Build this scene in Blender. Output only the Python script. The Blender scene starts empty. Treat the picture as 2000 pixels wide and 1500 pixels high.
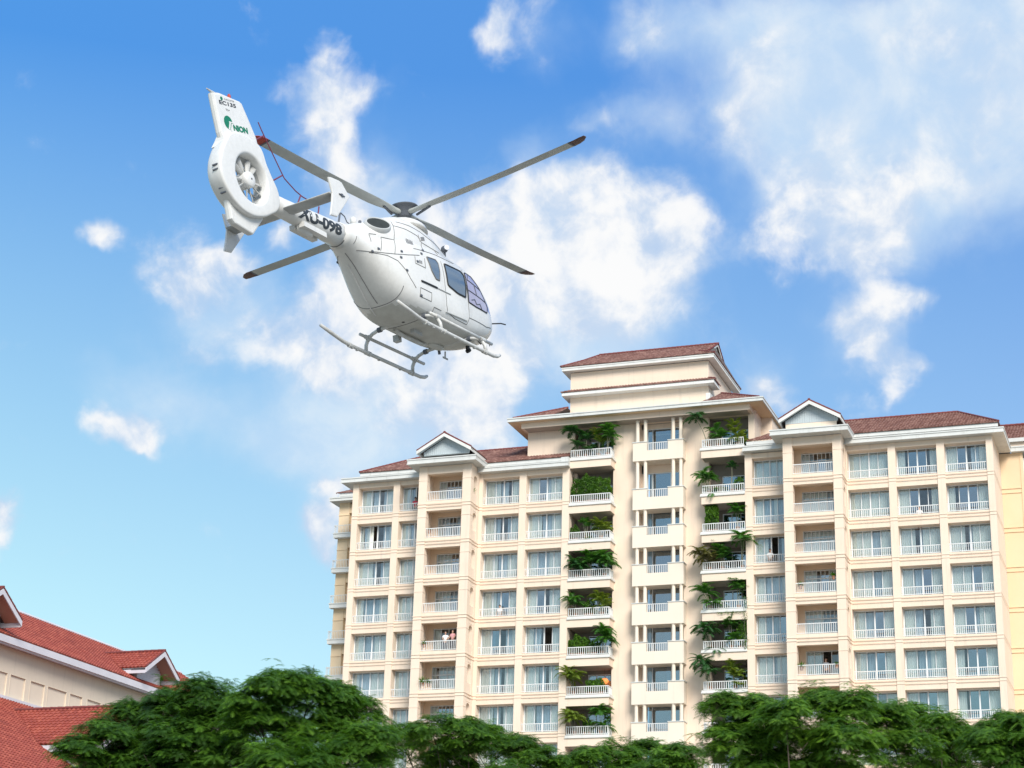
import bpy, bmesh, math, random
import numpy as np
from mathutils import Vector, Matrix
R = math.radians
random.seed(7); rng = np.random.default_rng(11)
S = bpy.context.scene
COL = S.collection

# ------------------------------------------------------------------ camera
cam_d = bpy.data.cameras.new('camera'); cam = bpy.data.objects.new('camera', cam_d); COL.objects.link(cam)
def cam_axes(yaw, pitch, roll):
    f = Vector((-math.sin(yaw)*math.cos(pitch), math.cos(yaw)*math.cos(pitch), math.sin(pitch)))
    r = Vector((math.cos(yaw), math.sin(yaw), 0)); u = r.cross(f)
    return (math.cos(roll)*r+math.sin(roll)*u), (-math.sin(roll)*r+math.cos(roll)*u), f
cr, cu, cf = cam_axes(0.3540, 0.3388, 0.0288)
cam.matrix_world = Matrix(((cr.x, cu.x, -cf.x, 45.42466), (cr.y, cu.y, -cf.y, -143.2323), (cr.z, cu.z, -cf.z, 1.6), (0, 0, 0, 1)))
cam_d.sensor_width = 36; cam_d.lens = 3676.4/2000*36; cam_d.clip_start = .5; cam_d.clip_end = 6000
S.camera = cam
S.render.resolution_x = 1024; S.render.resolution_y = 768
S.view_settings.view_transform = 'Standard'; S.view_settings.look = 'None'
S.view_settings.gamma = 1; S.view_settings.use_curve_mapping = False
S.view_settings.exposure = 1.0

# ------------------------------------------------------------------ sun
SUN_AZ, SUN_EL = R(146), R(36)        # azimuth clockwise from +Y
sd = bpy.data.lights.new('sun', 'SUN'); sd.energy = 2.3; sd.angle = R(28.0); sd.color = (1, .95, .87)
so = bpy.data.objects.new('sun', sd); COL.objects.link(so)
sv = Vector((math.sin(SUN_AZ)*math.cos(SUN_EL), math.cos(SUN_AZ)*math.cos(SUN_EL), math.sin(SUN_EL)))
so.rotation_euler = (-sv).to_track_quat('-Z', 'Y').to_euler(); so.location = (60, -90, 90)

# ------------------------------------------------------------------ sky with clouds, laid out by compass direction and height
CH = [(-0.4706, 0.3606, 0.0316, 0.0148, 0.9), (-0.488, 0.3621, 0.02, 0.0108, 0.8), (-0.4543, 0.3752, 0.0232, 0.0243, 1), (-0.425, 0.3714, 0.032, 0.0324, 0.9), (-0.3856, 0.4057, 0.0325, 0.0297, 1.1), (-0.367, 0.3792, 0.0234, 0.0298, 1), (-0.3384, 0.4071, 0.0295, 0.0297, 1), (-0.3116, 0.3913, 0.0264, 0.0244, 0.8), (-0.3001, 0.4157, 0.0266, 0.0243, 0.9), (-0.2736, 0.4292, 0.0251, 0.0201, 0.95), (-0.2765, 0.4023, 0.0234, 0.0216, 0.8), (-0.2559, 0.4156, 0.0132, 0.0135, 0.5), (-0.3834, 0.3515, 0.0318, 0.0244, 0.85), (-0.3937, 0.3239, 0.0258, 0.019, 0.8), (-0.3707, 0.322, 0.0143, 0.0163, 0.9), (-0.3515, 0.3525, 0.0159, 0.0163, 0.6), (-0.4382, 0.3978, 0.0264, 0.0189, 0.7), (-0.4513, 0.4186, 0.0265, 0.0148, 0.75), (-0.4582, 0.3478, 0.0258, 0.0135, 0.5), (-0.288, 0.3779, 0.0262, 0.0163, 0.5), (-0.3421, 0.434, 0.0209, 0.0108, 0.4), (-0.4698, 0.5081, 0.0121, 0.0078, 0.7), (-0.4748, 0.4945, 0.0136, 0.0092, 0.7), (-0.3422, 0.4394, 0.0209, 0.0094, 0.65), (-0.3605, 0.447, 0.0105, 0.0067, 0.5), (-0.3035, 0.4453, 0.0179, 0.0081, 0.5), (-0.4919, 0.4117, 0.0076, 0.0064, 0.8), (-0.2135, 0.3395, 0.0127, 0.0094, 0.8), (-0.3129, 0.4721, 0.0121, 0.0067, 0.5), (-0.3001, 0.4157, 0.0325, 0.0243, 0.4), (-0.2852, 0.3915, 0.0234, 0.0243, 0.5), (-0.3491, 0.3689, 0.0262, 0.0217, 0.45), (-0.207, 0.5076, 0.021, 0.0183, 0.35), (-0.283, 0.5224, 0.0138, 0.0157, 0.5), (-0.1801, 0.4138, 0.0258, 0.016, 0.5), (-0.2316, 0.4767, 0.0179, 0.0185, 0.45), (-0.1782, 0.4722, 0.0264, 0.0184, 0.4), (-0.0905, 0.4796, 0.0255, 0.0308, 0.5), (-0.1029, 0.5117, 0.0345, 0.0153, 0.45), (-0.1268, 0.4483, 0.0313, 0.0157, 0.55), (-0.4707, 0.5001, 0.0151, 0.0105, 0.45), (-0.471, 0.4842, 0.0165, 0.0132, 0.8), (-0.4558, 0.4827, 0.0181, 0.0106, 0.75), (-0.4697, 0.4684, 0.0149, 0.0132, 0.8), (-0.4585, 0.4585, 0.0119, 0.0106, 0.65), (-0.4622, 0.4475, 0.0178, 0.012, 0.7), (-0.4395, 0.4877, 0.0091, 0.0066, 0.4), (-0.4964, 0.4822, 0.0083, 0.0058, 0.4), (-0.447, 0.4431, 0.0149, 0.0107, 0.45), (-0.365, 0.5294, 0.0124, 0.0131, 0.75), (-0.3723, 0.5186, 0.0123, 0.0079, 0.6), (-0.3418, 0.5325, 0.0108, 0.0144, 0.45), (-0.5382, 0.3796, 0.0184, 0.012, 0.9), (-0.5312, 0.3963, 0.0172, 0.0093, 0.8), (-0.5164, 0.3923, 0.0172, 0.0067, 0.6), (-0.5458, 0.3708, 0.0113, 0.008, 0.6), (-0.4905, 0.4119, 0.0081, 0.0075, 0.55), (-0.5318, 0.3425, 0.0168, 0.0093, 0.4), (-0.5879, 0.406, 0.0118, 0.0073, 0.85), (-0.5889, 0.4025, 0.007, 0.0039, 0.6), (-0.5627, 0.3054, 0.0181, 0.0069, 1), (-0.5597, 0.2998, 0.0098, 0.0042, 0.8), (-0.6233, 0.2541, 0.0104, 0.0104, 1), (-0.6228, 0.2398, 0.0073, 0.0073, 1), (-0.4538, 0.2803, 0.014, 0.0065, 0.9), (-0.454, 0.2614, 0.0133, 0.0102, 1), (-0.4463, 0.251, 0.0089, 0.0113, 0.8), (-0.1682, 0.424, 0.0315, 0.0159, 0.55), (-0.1454, 0.4203, 0.0227, 0.0132, 0.75), (-0.1517, 0.4073, 0.017, 0.0159, 0.8), (-0.1857, 0.4221, 0.0202, 0.0133, 0.55), (-0.1909, 0.4436, 0.0233, 0.0133, 0.5), (-0.2151, 0.4069, 0.0116, 0.0121, 0.45), (-0.1504, 0.4364, 0.0258, 0.0158, 0.6), (-0.1642, 0.3785, 0.0155, 0.0093, 0.85), (-0.1443, 0.3803, 0.0168, 0.0106, 0.85), (-0.1247, 0.3793, 0.0111, 0.0079, 0.7), (-0.1563, 0.3621, 0.0126, 0.0133, 0.85), (-0.1427, 0.3535, 0.0139, 0.0133, 0.85), (-0.1462, 0.3377, 0.0097, 0.0107, 0.7), (-0.129, 0.3503, 0.0097, 0.008, 0.5), (-0.2164, 0.3369, 0.0113, 0.0081, 0.65), (-0.2024, 0.3285, 0.0084, 0.0067, 0.6), (-0.3069, 0.4748, 0.0121, 0.008, 0.35), (-0.2707, 0.5197, 0.0184, 0.0131, 0.45), (-0.225, 0.5187, 0.0182, 0.0156, 0.35), (-0.2287, 0.4714, 0.0149, 0.0133, 0.35), (-0.3064, 0.4399, 0.0179, 0.0134, 0.3), (-0.3304, 0.445, 0.015, 0.0107, 0.3)]
CS = [(-0.3026, 0.3751, 0.0436, 0.0298, 0.6), (-0.339, 0.4287, 0.0327, 0.0188, 0.5), (-0.2918, 0.4775, 0.0272, 0.0133, 0.35), (-0.4954, 0.3832, 0.0259, 0.0161, 0.3), (-0.4287, 0.4361, 0.0178, 0.0161, 0.4), (-0.3519, 0.4607, 0.0181, 0.0134, 0.3), (-0.4552, 0.3019, 0.0452, 0.0162, 0.45), (-0.5197, 0.365, 0.0313, 0.016, 0.35), (-0.477, 0.2925, 0.0421, 0.0161, 0.3), (-0.3816, 0.308, 0.0342, 0.0163, 0.4), (-0.564, 0.3289, 0.0332, 0.0133, 0.25), (-0.1948, 0.515, 0.0448, 0.0234, 0.4), (-0.2217, 0.5291, 0.0514, 0.0233, 0.7), (-0.1474, 0.5046, 0.0754, 0.0387, 0.95), (-0.0914, 0.4667, 0.0559, 0.0412, 0.95), (-0.1787, 0.459, 0.0465, 0.029, 0.75), (-0.0737, 0.5142, 0.0564, 0.0303, 0.8), (-0.1363, 0.4304, 0.0452, 0.0237, 0.7), (-0.2077, 0.476, 0.0296, 0.0211, 0.5), (-0.4054, 0.3288, 0.0402, 0.0298, 0.7), (-0.4568, 0.3262, 0.037, 0.0189, 0.5), (-0.3171, 0.3695, 0.0465, 0.0325, 0.8), (-0.4386, 0.3082, 0.0341, 0.0162, 0.35), (-0.5136, 0.3602, 0.0313, 0.0187, 0.45), (-0.5432, 0.3146, 0.0305, 0.0133, 0.4), (-0.4662, 0.2986, 0.0338, 0.0162, 0.3), (-0.321, 0.4236, 0.0474, 0.0323, 0.5), (-0.2707, 0.4827, 0.0181, 0.0106, 0.25), (-0.2799, 0.5198, 0.0214, 0.0183, 0.4), (-0.524, 0.3189, 0.0223, 0.0107, 0.3), (-0.2384, 0.4073, 0.0204, 0.0161, 0.2), (-0.1533, 0.3673, 0.0279, 0.024, 0.4), (-0.2163, 0.3423, 0.017, 0.0162, 0.35), (-0.4642, 0.4741, 0.027, 0.0238, 0.3), (-0.4531, 0.2696, 0.0167, 0.0189, 0.4), (-0.4462, 0.4297, 0.0355, 0.0187, 0.4), (-0.3416, 0.5247, 0.0185, 0.0209, 0.3)]
W = bpy.data.worlds.new('World'); S.world = W; W.use_nodes = True
nt = W.node_tree; nt.nodes.clear(); L = nt.links
def N(t, **k):
    n = nt.nodes.new(t)
    for a, v in k.items(): setattr(n, a, v)
    return n
def M(op, a, b=None, c=None, clamp=False):
    n = N('ShaderNodeMath', operation=op, use_clamp=clamp)
    for i, v in enumerate((a, b, c)):
        if v is None: continue
        if isinstance(v, (int, float)): n.inputs[i].default_value = v
        else: L.new(v, n.inputs[i])
    return n.outputs[0]
def VM(op, a, b=None):
    n = N('ShaderNodeVectorMath', operation=op)
    for i, v in enumerate((a, b)):
        if v is None: continue
        if isinstance(v, tuple): n.inputs[i].default_value = v
        else: L.new(v, n.inputs[i])
    return n
def MR(v, a, b, c=0, d=1, typ='SMOOTHSTEP'):
    n = N('ShaderNodeMapRange', interpolation_type=typ)
    L.new(v, n.inputs[0])
    for i, q in enumerate((a, b, c, d)): n.inputs[i+1].default_value = q
    return n.outputs[0]
def MIX(f, a, b):
    n = N('ShaderNodeMix', data_type='RGBA')
    if isinstance(f, (int, float)): n.inputs[0].default_value = f
    else: L.new(f, n.inputs[0])
    for i, v in ((6, a), (7, b)):
        if isinstance(v, tuple): n.inputs[i].default_value = (*v, 1)
        else: L.new(v, n.inputs[i])
    return n.outputs[2]
tc = N('ShaderNodeTexCoord')
sky = N('ShaderNodeTexSky', sky_type='NISHITA'); sky.sun_disc = False
sky.sun_elevation = SUN_EL; sky.sun_rotation = SUN_AZ; sky.air_density = 1.0; sky.dust_density = .6; sky.ozone_density = 2.5
sep = N('ShaderNodeSeparateXYZ'); L.new(tc.outputs['Generated'], sep.inputs[0])
az = M('ARCTAN2', sep.outputs[0], sep.outputs[1]); el = M('ARCSINE', sep.outputs[2])
cmb = N('ShaderNodeCombineXYZ'); L.new(az, cmb.inputs[0]); L.new(el, cmb.inputs[1])
P0 = cmb.outputs[0]
def noise(vec, scale, detail, rough=.55, dist=0.0):
    n = N('ShaderNodeTexNoise', noise_dimensions='3D'); n.inputs['Scale'].default_value = scale
    n.inputs['Detail'].default_value = detail; n.inputs['Roughness'].default_value = rough; n.inputs['Distortion'].default_value = dist
    L.new(vec, n.inputs['Vector']); return n
def warp(vec, scale, amt, off):
    o = VM('ADD', vec, off); n = noise(o.outputs[0], scale, 3, .6)
    s = VM('SUBTRACT', n.outputs['Color'], (.5, .5, .5)); m = VM('MULTIPLY', s.outputs[0], (amt*.8, amt*.72, 0))
    return VM('ADD', vec, m.outputs[0]).outputs[0]
PW = warp(warp(P0, 14, .055, (3.1, 1.7, .4)), 46, .022, (7.3, 2.2, 1.9))
def field(vec, blobs):
    acc = None
    for (cx, cy, rx, ry, a) in blobs:
        d = VM('SUBTRACT', vec, (cx, cy, 0)); m = VM('MULTIPLY', d.outputs[0], (1/rx, 1/ry, 0))
        q = VM('DOT_PRODUCT', m.outputs[0], m.outputs[0]); e = M('EXPONENT', M('MULTIPLY', q.outputs['Value'], -.8))
        e = M('MULTIPLY', e, a)
        # soft union: acc + e - acc*e
        acc = e if acc is None else M('ADD', acc, M('MULTIPLY', e, M('SUBTRACT', 1.15, acc)))
    return acc
FH = field(PW, CH); FS = field(PW, CS)
# cloud added over the unseen rest of the sky, thick enough for bright fill light
away = M('MULTIPLY', MR(M('ABSOLUTE', M('ADD', az, .36)), .36, .55), 1.0)
up_ = MR(el, .56, .75); low_ = MR(el, .10, -.02)
outside = M('MAXIMUM', away, M('MAXIMUM', up_, low_))
gn = noise(VM('MULTIPLY', tc.outputs['Generated'], (1, 1, 2.2)).outputs[0], 3.2, 8, .56)
gen = M('MULTIPLY', outside, MR(gn.outputs['Fac'], .37, .58))
n1 = noise(P0, 26, 9, .57, .25); n2 = noise(VM('ADD', PW, (.9, .3, .6)).outputs[0], 60, 6, .6)
dh = M('ADD', M('MULTIPLY', FH, .93), M('MULTIPLY', M('SUBTRACT', n1.outputs['Fac'], .5), 1.55))
dh = M('ADD', dh, M('MULTIPLY', M('SUBTRACT', n2.outputs['Fac'], .5), .35))
aH = M('MULTIPLY', MR(dh, .16, 1.04), .97)
n3 = noise(P0, 15, 7, .6, .3)
ds = M('ADD', FS, M('MULTIPLY', M('SUBTRACT', n3.outputs['Fac'], .5), .62))
aS = M('MULTIPLY', MR(ds, .08, 1.05), .88)
aS = M('MAXIMUM', aS, M('MULTIPLY', gen, .85))
# relief: how much denser the cloud is towards the sun side (up and to the right)
nr = noise(VM('ADD', PW, (.012, .016, 0)).outputs[0], 26, 6, .6, .25)
rel = M('SUBTRACT', n1.outputs['Fac'], nr.outputs['Fac'])
lit = MR(M('ADD', M('MULTIPLY', rel, 1.6), M('MULTIPLY', M('SUBTRACT', dh, .5), .55)), -.18, .52)
sc = N('ShaderNodeHueSaturation'); L.new(sky.outputs[0], sc.inputs['Color']); sc.inputs['Saturation'].default_value = 1.25; sc.inputs['Value'].default_value = 1.0
# photographic rendering of the clear air: deeper overhead, paler and warmer-cyan towards the horizon and away from the sun
hz = MR(el, .15, .50, 0, 1, 'LINEAR')
lr = MR(az, -.66, -.06, 0, 1, 'LINEAR')
deep = MIX(lr, (.42, 1.62, 4.05), (.50, 1.5, 3.8)); pale = MIX(lr, (3.5, 5.3, 5.0), (2.6, 3.9, 4.95))
ramp = MIX(M('POWER', hz, 0.8), pale, deep)
base = MIX(0.9, sc.outputs[0], ramp)
scol = MIX(MR(M('ADD', n1.outputs['Fac'], M('MULTIPLY', rel, .4)), .28, .78), (2.9, 3.75, 4.7), (3.9, 4.4, 4.8))
cs = MIX(aS, base, scol)
ch = MIX(lit, (2.9, 3.5, 4.4), (4.9, 4.9, 4.9))
fin = MIX(aH, cs, ch)
bg = N('ShaderNodeBackground'); bg.inputs['Strength'].default_value = 0.1; L.new(fin, bg.inputs['Color'])
wo = N('ShaderNodeOutputWorld'); L.new(bg.outputs[0], wo.inputs['Surface'])
W.cycles.sampling_method = 'MANUAL'; W.cycles.sample_map_resolution = 512

# ------------------------------------------------------------------ materials
MATS = {}
def mat(name, col, rough=.7, noise_amt=.0, nscale=3.0, metal=0.0, spec=.5, tint=None, bump=0.0, bscale=40, coat=0.0, col2=None, emit=None, streak=None, vary=None):
    m = bpy.data.materials.new(name); m.use_nodes = True; n = m.node_tree; b = n.nodes['Principled BSDF']
    b.inputs['Base Color'].default_value = (*col, 1); b.inputs['Roughness'].default_value = rough
    b.inputs['Metallic'].default_value = metal; b.inputs['Specular IOR Level'].default_value = spec
    b.inputs['Coat Weight'].default_value = coat; b.inputs['Coat Roughness'].default_value = .08
    if emit: b.inputs['Emission Color'].default_value = (*emit[0], 1); b.inputs['Emission Strength'].default_value = emit[1]
    out = None
    if noise_amt or tint:
        tcn = n.nodes.new('ShaderNodeTexCoord'); src = None
        base = n.nodes.new('ShaderNodeRGB'); base.outputs[0].default_value = (*col, 1); src = base.outputs[0]
        if noise_amt:
            nz = n.nodes.new('ShaderNodeTexNoise'); nz.inputs['Scale'].default_value = nscale; nz.inputs['Detail'].default_value = 7; nz.inputs['Roughness'].default_value = .65
            n.links.new(tcn.outputs['Object'], nz.inputs['Vector'])
            mr = n.nodes.new('ShaderNodeMapRange'); mr.inputs[1].default_value = .3; mr.inputs[2].default_value = .7
            n.links.new(nz.outputs['Fac'], mr.inputs[0])
            mx = n.nodes.new('ShaderNodeMix'); mx.data_type = 'RGBA'; n.links.new(mr.outputs[0], mx.inputs[0])
            c2 = col2 or tuple(c*(1-noise_amt) for c in col)
            mx.inputs[6].default_value = (*c2, 1); n.links.new(src, mx.inputs[7]); src = mx.outputs[2]
        if streak:
            mp = n.nodes.new('ShaderNodeMapping'); mp.inputs['Scale'].default_value = (2.2, 2.2, .16); n.links.new(tcn.outputs['Object'], mp.inputs['Vector'])
            nz2 = n.nodes.new('ShaderNodeTexNoise'); nz2.inputs['Scale'].default_value = 1.0; nz2.inputs['Detail'].default_value = 6; nz2.inputs['Roughness'].default_value = .7; n.links.new(mp.outputs[0], nz2.inputs['Vector'])
            mr2 = n.nodes.new('ShaderNodeMapRange'); mr2.inputs[1].default_value = .54; mr2.inputs[2].default_value = .80; mr2.inputs[4].default_value = .75; n.links.new(nz2.outputs['Fac'], mr2.inputs[0])
            mx = n.nodes.new('ShaderNodeMix'); mx.data_type = 'RGBA'; n.links.new(mr2.outputs[0], mx.inputs[0]); n.links.new(src, mx.inputs[6]); mx.inputs[7].default_value = (*streak, 1); src = mx.outputs[2]
        if vary:
            oi = n.nodes.new('ShaderNodeObjectInfo'); mx = n.nodes.new('ShaderNodeMix'); mx.data_type = 'RGBA'; n.links.new(oi.outputs['Random'], mx.inputs[0]); n.links.new(src, mx.inputs[6]); mx.inputs[7].default_value = (*vary, 1); src = mx.outputs[2]
        if tint:
            at = n.nodes.new('ShaderNodeAttribute'); at.attribute_name = 'tint'
            mx = n.nodes.new('ShaderNodeMix'); mx.data_type = 'RGBA'; n.links.new(at.outputs['Fac'], mx.inputs[0])
            n.links.new(src, mx.inputs[6]); mx.inputs[7].default_value = (*tint, 1); src = mx.outputs[2]
        n.links.new(src, b.inputs['Base Color'])
    if bump:
        tcn = n.nodes.new('ShaderNodeTexCoord'); nz = n.nodes.new('ShaderNodeTexNoise'); nz.inputs['Scale'].default_value = bscale; nz.inputs['Detail'].default_value = 4
        n.links.new(tcn.outputs['Object'], nz.inputs['Vector']); bp = n.nodes.new('ShaderNodeBump'); bp.inputs['Strength'].default_value = bump; bp.inputs['Distance'].default_value = .02
        n.links.new(nz.outputs['Fac'], bp.inputs['Height']); n.links.new(bp.outputs[0], b.inputs['Normal'])
    MATS[name] = m; return m
def leafmat(name, c1, c2, trans=.25, rough=.55):
    m = mat(name, c1, rough, .35, .6, tint=c2); n = m.node_tree; b = n.nodes['Principled BSDF']; out = n.nodes['Material Output']
    b.inputs['Specular IOR Level'].default_value = .3
    t = n.nodes.new('ShaderNodeBsdfTranslucent'); t.inputs[0].default_value = (c2[0]*1.5, c2[1]*1.7, c2[2]*.8, 1)
    mx = n.nodes.new('ShaderNodeMixShader'); mx.inputs[0].default_value = trans
    n.links.new(b.outputs[0], mx.inputs[1]); n.links.new(t.outputs[0], mx.inputs[2]); n.links.new(mx.outputs[0], out.inputs[0]); return m
def glassmat(name, tintc=(.75, .85, .88), refl=.22, rough=.02):
    m = bpy.data.materials.new(name); m.use_nodes = True; n = m.node_tree; n.nodes.clear()
    o = n.nodes.new('ShaderNodeOutputMaterial'); t = n.nodes.new('ShaderNodeBsdfTransparent'); t.inputs[0].default_value = (*tintc, 1)
    g = n.nodes.new('ShaderNodeBsdfGlossy'); g.inputs['Roughness'].default_value = rough; g.inputs['Color'].default_value = (.9, .95, 1, 1)
    fr = n.nodes.new('ShaderNodeLayerWeight'); fr.inputs['Blend'].default_value = .35
    mr = n.nodes.new('ShaderNodeMapRange'); mr.inputs[3].default_value = refl; mr.inputs[4].default_value = .8; n.links.new(fr.outputs['Fresnel'], mr.inputs[0])
    nz = n.nodes.new('ShaderNodeTexNoise'); nz.inputs['Scale'].default_value = 1.2; tcn = n.nodes.new('ShaderNodeTexCoord'); n.links.new(tcn.outputs['Object'], nz.inputs['Vector'])
    bp = n.nodes.new('ShaderNodeBump'); bp.inputs['Strength'].default_value = .04; n.links.new(nz.outputs['Fac'], bp.inputs['Height']); n.links.new(bp.outputs[0], g.inputs['Normal'])
    mx = n.nodes.new('ShaderNodeMixShader'); n.links.new(mr.outputs[0], mx.inputs[0]); n.links.new(t.outputs[0], mx.inputs[1]); n.links.new(g.outputs[0], mx.inputs[2]); n.links.new(mx.outputs[0], o.inputs[0])
    MATS[name] = m; return m
mat('render_cream', (.82, .675, .54), .85, .10, .35, bump=.15, bscale=14, col2=(.78, .625, .485), streak=(.60, .485, .385))
mat('render_pale', (.82, .715, .585), .85, .06, .35, streak=(.70, .61, .50))
mat('balcony_cream', (.80, .64, .48), .85, .08, .35)
mat('render_peach', (.78, .60, .40), .85, .08, .3, col2=(.74, .55, .35))
mat('trim_white', (.74, .73, .69), .6, .12, .8, col2=(.66, .65, .61), streak=(.50, .48, .44))
mat('cornice_white', (.67, .67, .64), .6, .2, .5, col2=(.56, .56, .53), streak=(.42, .41, .38))
mat('rail_white', (.74, .74, .72), .5)
mat('frame_white', (.74, .76, .76), .45)
mat('curtain_cream', (.93, .92, .82), .9, .08, 2.0, vary=(.80, .82, .76))
mat('curtain_sheer', (.66, .76, .80), .9, .2, 2.0, vary=(.45, .55, .60))
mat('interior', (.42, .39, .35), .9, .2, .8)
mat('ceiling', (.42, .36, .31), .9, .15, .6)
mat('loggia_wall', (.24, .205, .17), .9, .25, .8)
mat('gable_board', (.50, .56, .58), .7, .12, 2.0)
mat('tile_hotel', (.23, .105, .080), .85, .35, 1.3, tint=(.35, .20, .16), col2=(.15, .07, .055))
mat('tile_left', (.30, .055, .034), .7, .3, .9, tint=(.36, .085, .052), col2=(.21, .040, .026))
mat('ridge_tile', (.20, .045, .04), .7, .3, 2)
mat('wall_left', (.72, .62, .49), .85, .12, .3, col2=(.66, .56, .44), streak=(.52, .44, .35))
mat('panel_left', (.74, .63, .50), .85, .10, .3)
mat('fascia_left', (.66, .64, .68), .6, .15, .7)
mat('siding_left', (.66, .66, .70), .7, .1, 3)
mat('soffit_red', (.50, .28, .20), .8, .1, 2)
mat('shade_black', (.02, .02, .022), .9)
mat('roof_under', (.10, .08, .07), .9)
glassmat('window_glass', (.95, .98, .99), .05); glassmat('dark_glass', (.50, .64, .72), .24)
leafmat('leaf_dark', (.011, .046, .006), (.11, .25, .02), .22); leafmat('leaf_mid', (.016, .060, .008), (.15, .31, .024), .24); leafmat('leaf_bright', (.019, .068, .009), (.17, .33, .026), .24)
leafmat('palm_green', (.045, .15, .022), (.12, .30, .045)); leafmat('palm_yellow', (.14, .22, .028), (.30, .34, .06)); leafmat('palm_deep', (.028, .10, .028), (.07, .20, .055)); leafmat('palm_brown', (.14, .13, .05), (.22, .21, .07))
mat('bark', (.09, .07, .05), .9, .4, 4, bump=.5, bscale=12)
mat('stem', (.22, .22, .14), .8, .3, 6)
mat('pot', (.40, .20, .12), .8, .2, 5)
mat('lamp_orange', (.75, .18, .04), .6, emit=((1, .30, .08), .6))
mat('ground', (.27, .25, .22), .95, .4, .08, col2=(.20, .19, .15))
mat('heli_white', (.72, .712, .685), .42, .06, 9, coat=.25, col2=(.65, .643, .615), streak=(.53, .52, .49))
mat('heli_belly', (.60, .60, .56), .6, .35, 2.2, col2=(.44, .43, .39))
mat('fan_grey', (.50, .50, .48), .5, .25, 3)
mat('heli_grey', (.50, .51, .50), .5, .25, 3)
mat('skid_paint', (.66, .66, .64), .5, .3, 5, col2=(.46, .45, .42))
mat('blade_grey', (.50, .52, .49), .5, .25, 1.5)
mat('blade_red', (.42, .05, .03), .5, .2, 3)
mat('blade_tip_dark', (.13, .07, .06), .5, .2, 3)
mat('hub_dark', (.10, .11, .13), .45)
mat('exhaust_dark', (.028, .034, .03), .8, .5, 6)
mat('black', (.015, .016, .018), .5); mat('seam', (.16, .16, .16), .8)
mat('metal', (.45, .46, .48), .35, metal=.8)
mat('logo_green', (.0, .17, .09), .5); mat('text_dark', (.03, .035, .04), .5); mat('antenna_red', (.16, .03, .06), .6)
mat('skin', (.55, .33, .23), .6); mat('hair', (.03, .02, .018), .7); mat('shirt_red', (.60, .05, .09), .9); mat('shirt_white', (.78, .76, .74), .9); mat('shirt_pink', (.7, .35, .35), .9); mat('shirt_grey', (.4, .42, .46), .9); mat('trousers', (.06, .07, .10), .9)
def cabin_glass():
    m = bpy.data.materials.new('cabin_glass'); m.use_nodes = True; b = m.node_tree.nodes['Principled BSDF']
    b.inputs['Base Color'].default_value = (.06, .10, .15, 1); b.inputs['Roughness'].default_value = .08; b.inputs['Specular IOR Level'].default_value = .9; b.inputs['Coat Weight'].default_value = 1; MATS['cabin_glass'] = m
    m = bpy.data.materials.new('cockpit_glass'); m.use_nodes = True; b = m.node_tree.nodes['Principled BSDF']
    b.inputs['Base Color'].default_value = (.36, .33, .46, 1); b.inputs['Roughness'].default_value = .12; b.inputs['Specular IOR Level'].default_value = .6; b.inputs['Coat Weight'].default_value = .7; MATS['cockpit_glass'] = m
cabin_glass()

# ------------------------------------------------------------------ mesh helpers
class MB:
    def __init__(s): s.v = []; s.f = []; s.t = []
    def add(s, vs, fs, t=0.0):
        o = len(s.v); s.v.extend([tuple(map(float, p)) for p in vs]); s.f.extend([tuple(i+o for i in f) for f in fs]); s.t.extend([t]*len(fs)); return s
    def box(s, x0, x1, y0, y1, z0, z1):
        return s.add([(x0,y0,z0),(x1,y0,z0),(x1,y1,z0),(x0,y1,z0),(x0,y0,z1),(x1,y0,z1),(x1,y1,z1),(x0,y1,z1)],
                     [(0,3,2,1),(4,5,6,7),(0,1,5,4),(1,2,6,5),(2,3,7,6),(3,0,4,7)])
    def quad(s, a, b, c, d): return s.add([a,b,c,d], [(0,1,2,3)])
    def prism(s, pts, d):            # polygon extruded along vector d
        n = len(pts); q = [tuple(p[i]+d[i] for i in range(3)) for p in pts]
        return s.add(list(pts)+q, [tuple(range(n))[::-1], tuple(range(n, 2*n))]+[(i, (i+1)%n, n+(i+1)%n, n+i) for i in range(n)])
    def tube(s, path, r, n=8, cap=True):
        P = [Vector(p) for p in path]; rs = r if hasattr(r, '__len__') else [r]*len(P)
        up = Vector((0,0,1)); rings = []; prev = None
        for i, p in enumerate(P):
            t = (P[min(i+1,len(P)-1)]-P[max(i-1,0)]).normalized()
            if prev is None:
                a = t.cross(up if abs(t.dot(up)) < .95 else Vector((1,0,0))).normalized()
            else:
                a = (prev-t*prev.dot(t)).normalized()
            prev = a; b = t.cross(a)
            rings.append([p+(a*math.cos(2*math.pi*k/n)+b*math.sin(2*math.pi*k/n))*rs[i] for k in range(n)])
        return s.loft(rings, cap)
    def loft(s, rings, cap=True, closed=True):
        n = len(rings[0]); vs = [p for r in rings for p in r]; fs = []
        for i in range(len(rings)-1):
            for k in range(n if closed else n-1):
                fs.append((i*n+k, i*n+(k+1)%n, (i+1)*n+(k+1)%n, (i+1)*n+k))
        if cap: fs += [tuple(range(n))[::-1], tuple(range((len(rings)-1)*n, len(rings)*n))]
        return s.add(vs, fs)
    def mesh(s, name, smooth=False, fix=True):
        me = bpy.data.meshes.new(name); me.from_pydata(s.v, [], s.f); me.update()
        if any(s.t):
            a = me.attributes.new('tint', 'FLOAT', 'FACE'); a.data.foreach_set('value', s.t)
        if fix:
            bm = bmesh.new(); bm.from_mesh(me); bmesh.ops.recalc_face_normals(bm, faces=bm.faces); bm.to_mesh(me); bm.free()
        if smooth: me.polygons.foreach_set('use_smooth', [True]*len(me.polygons))
        return me
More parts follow.
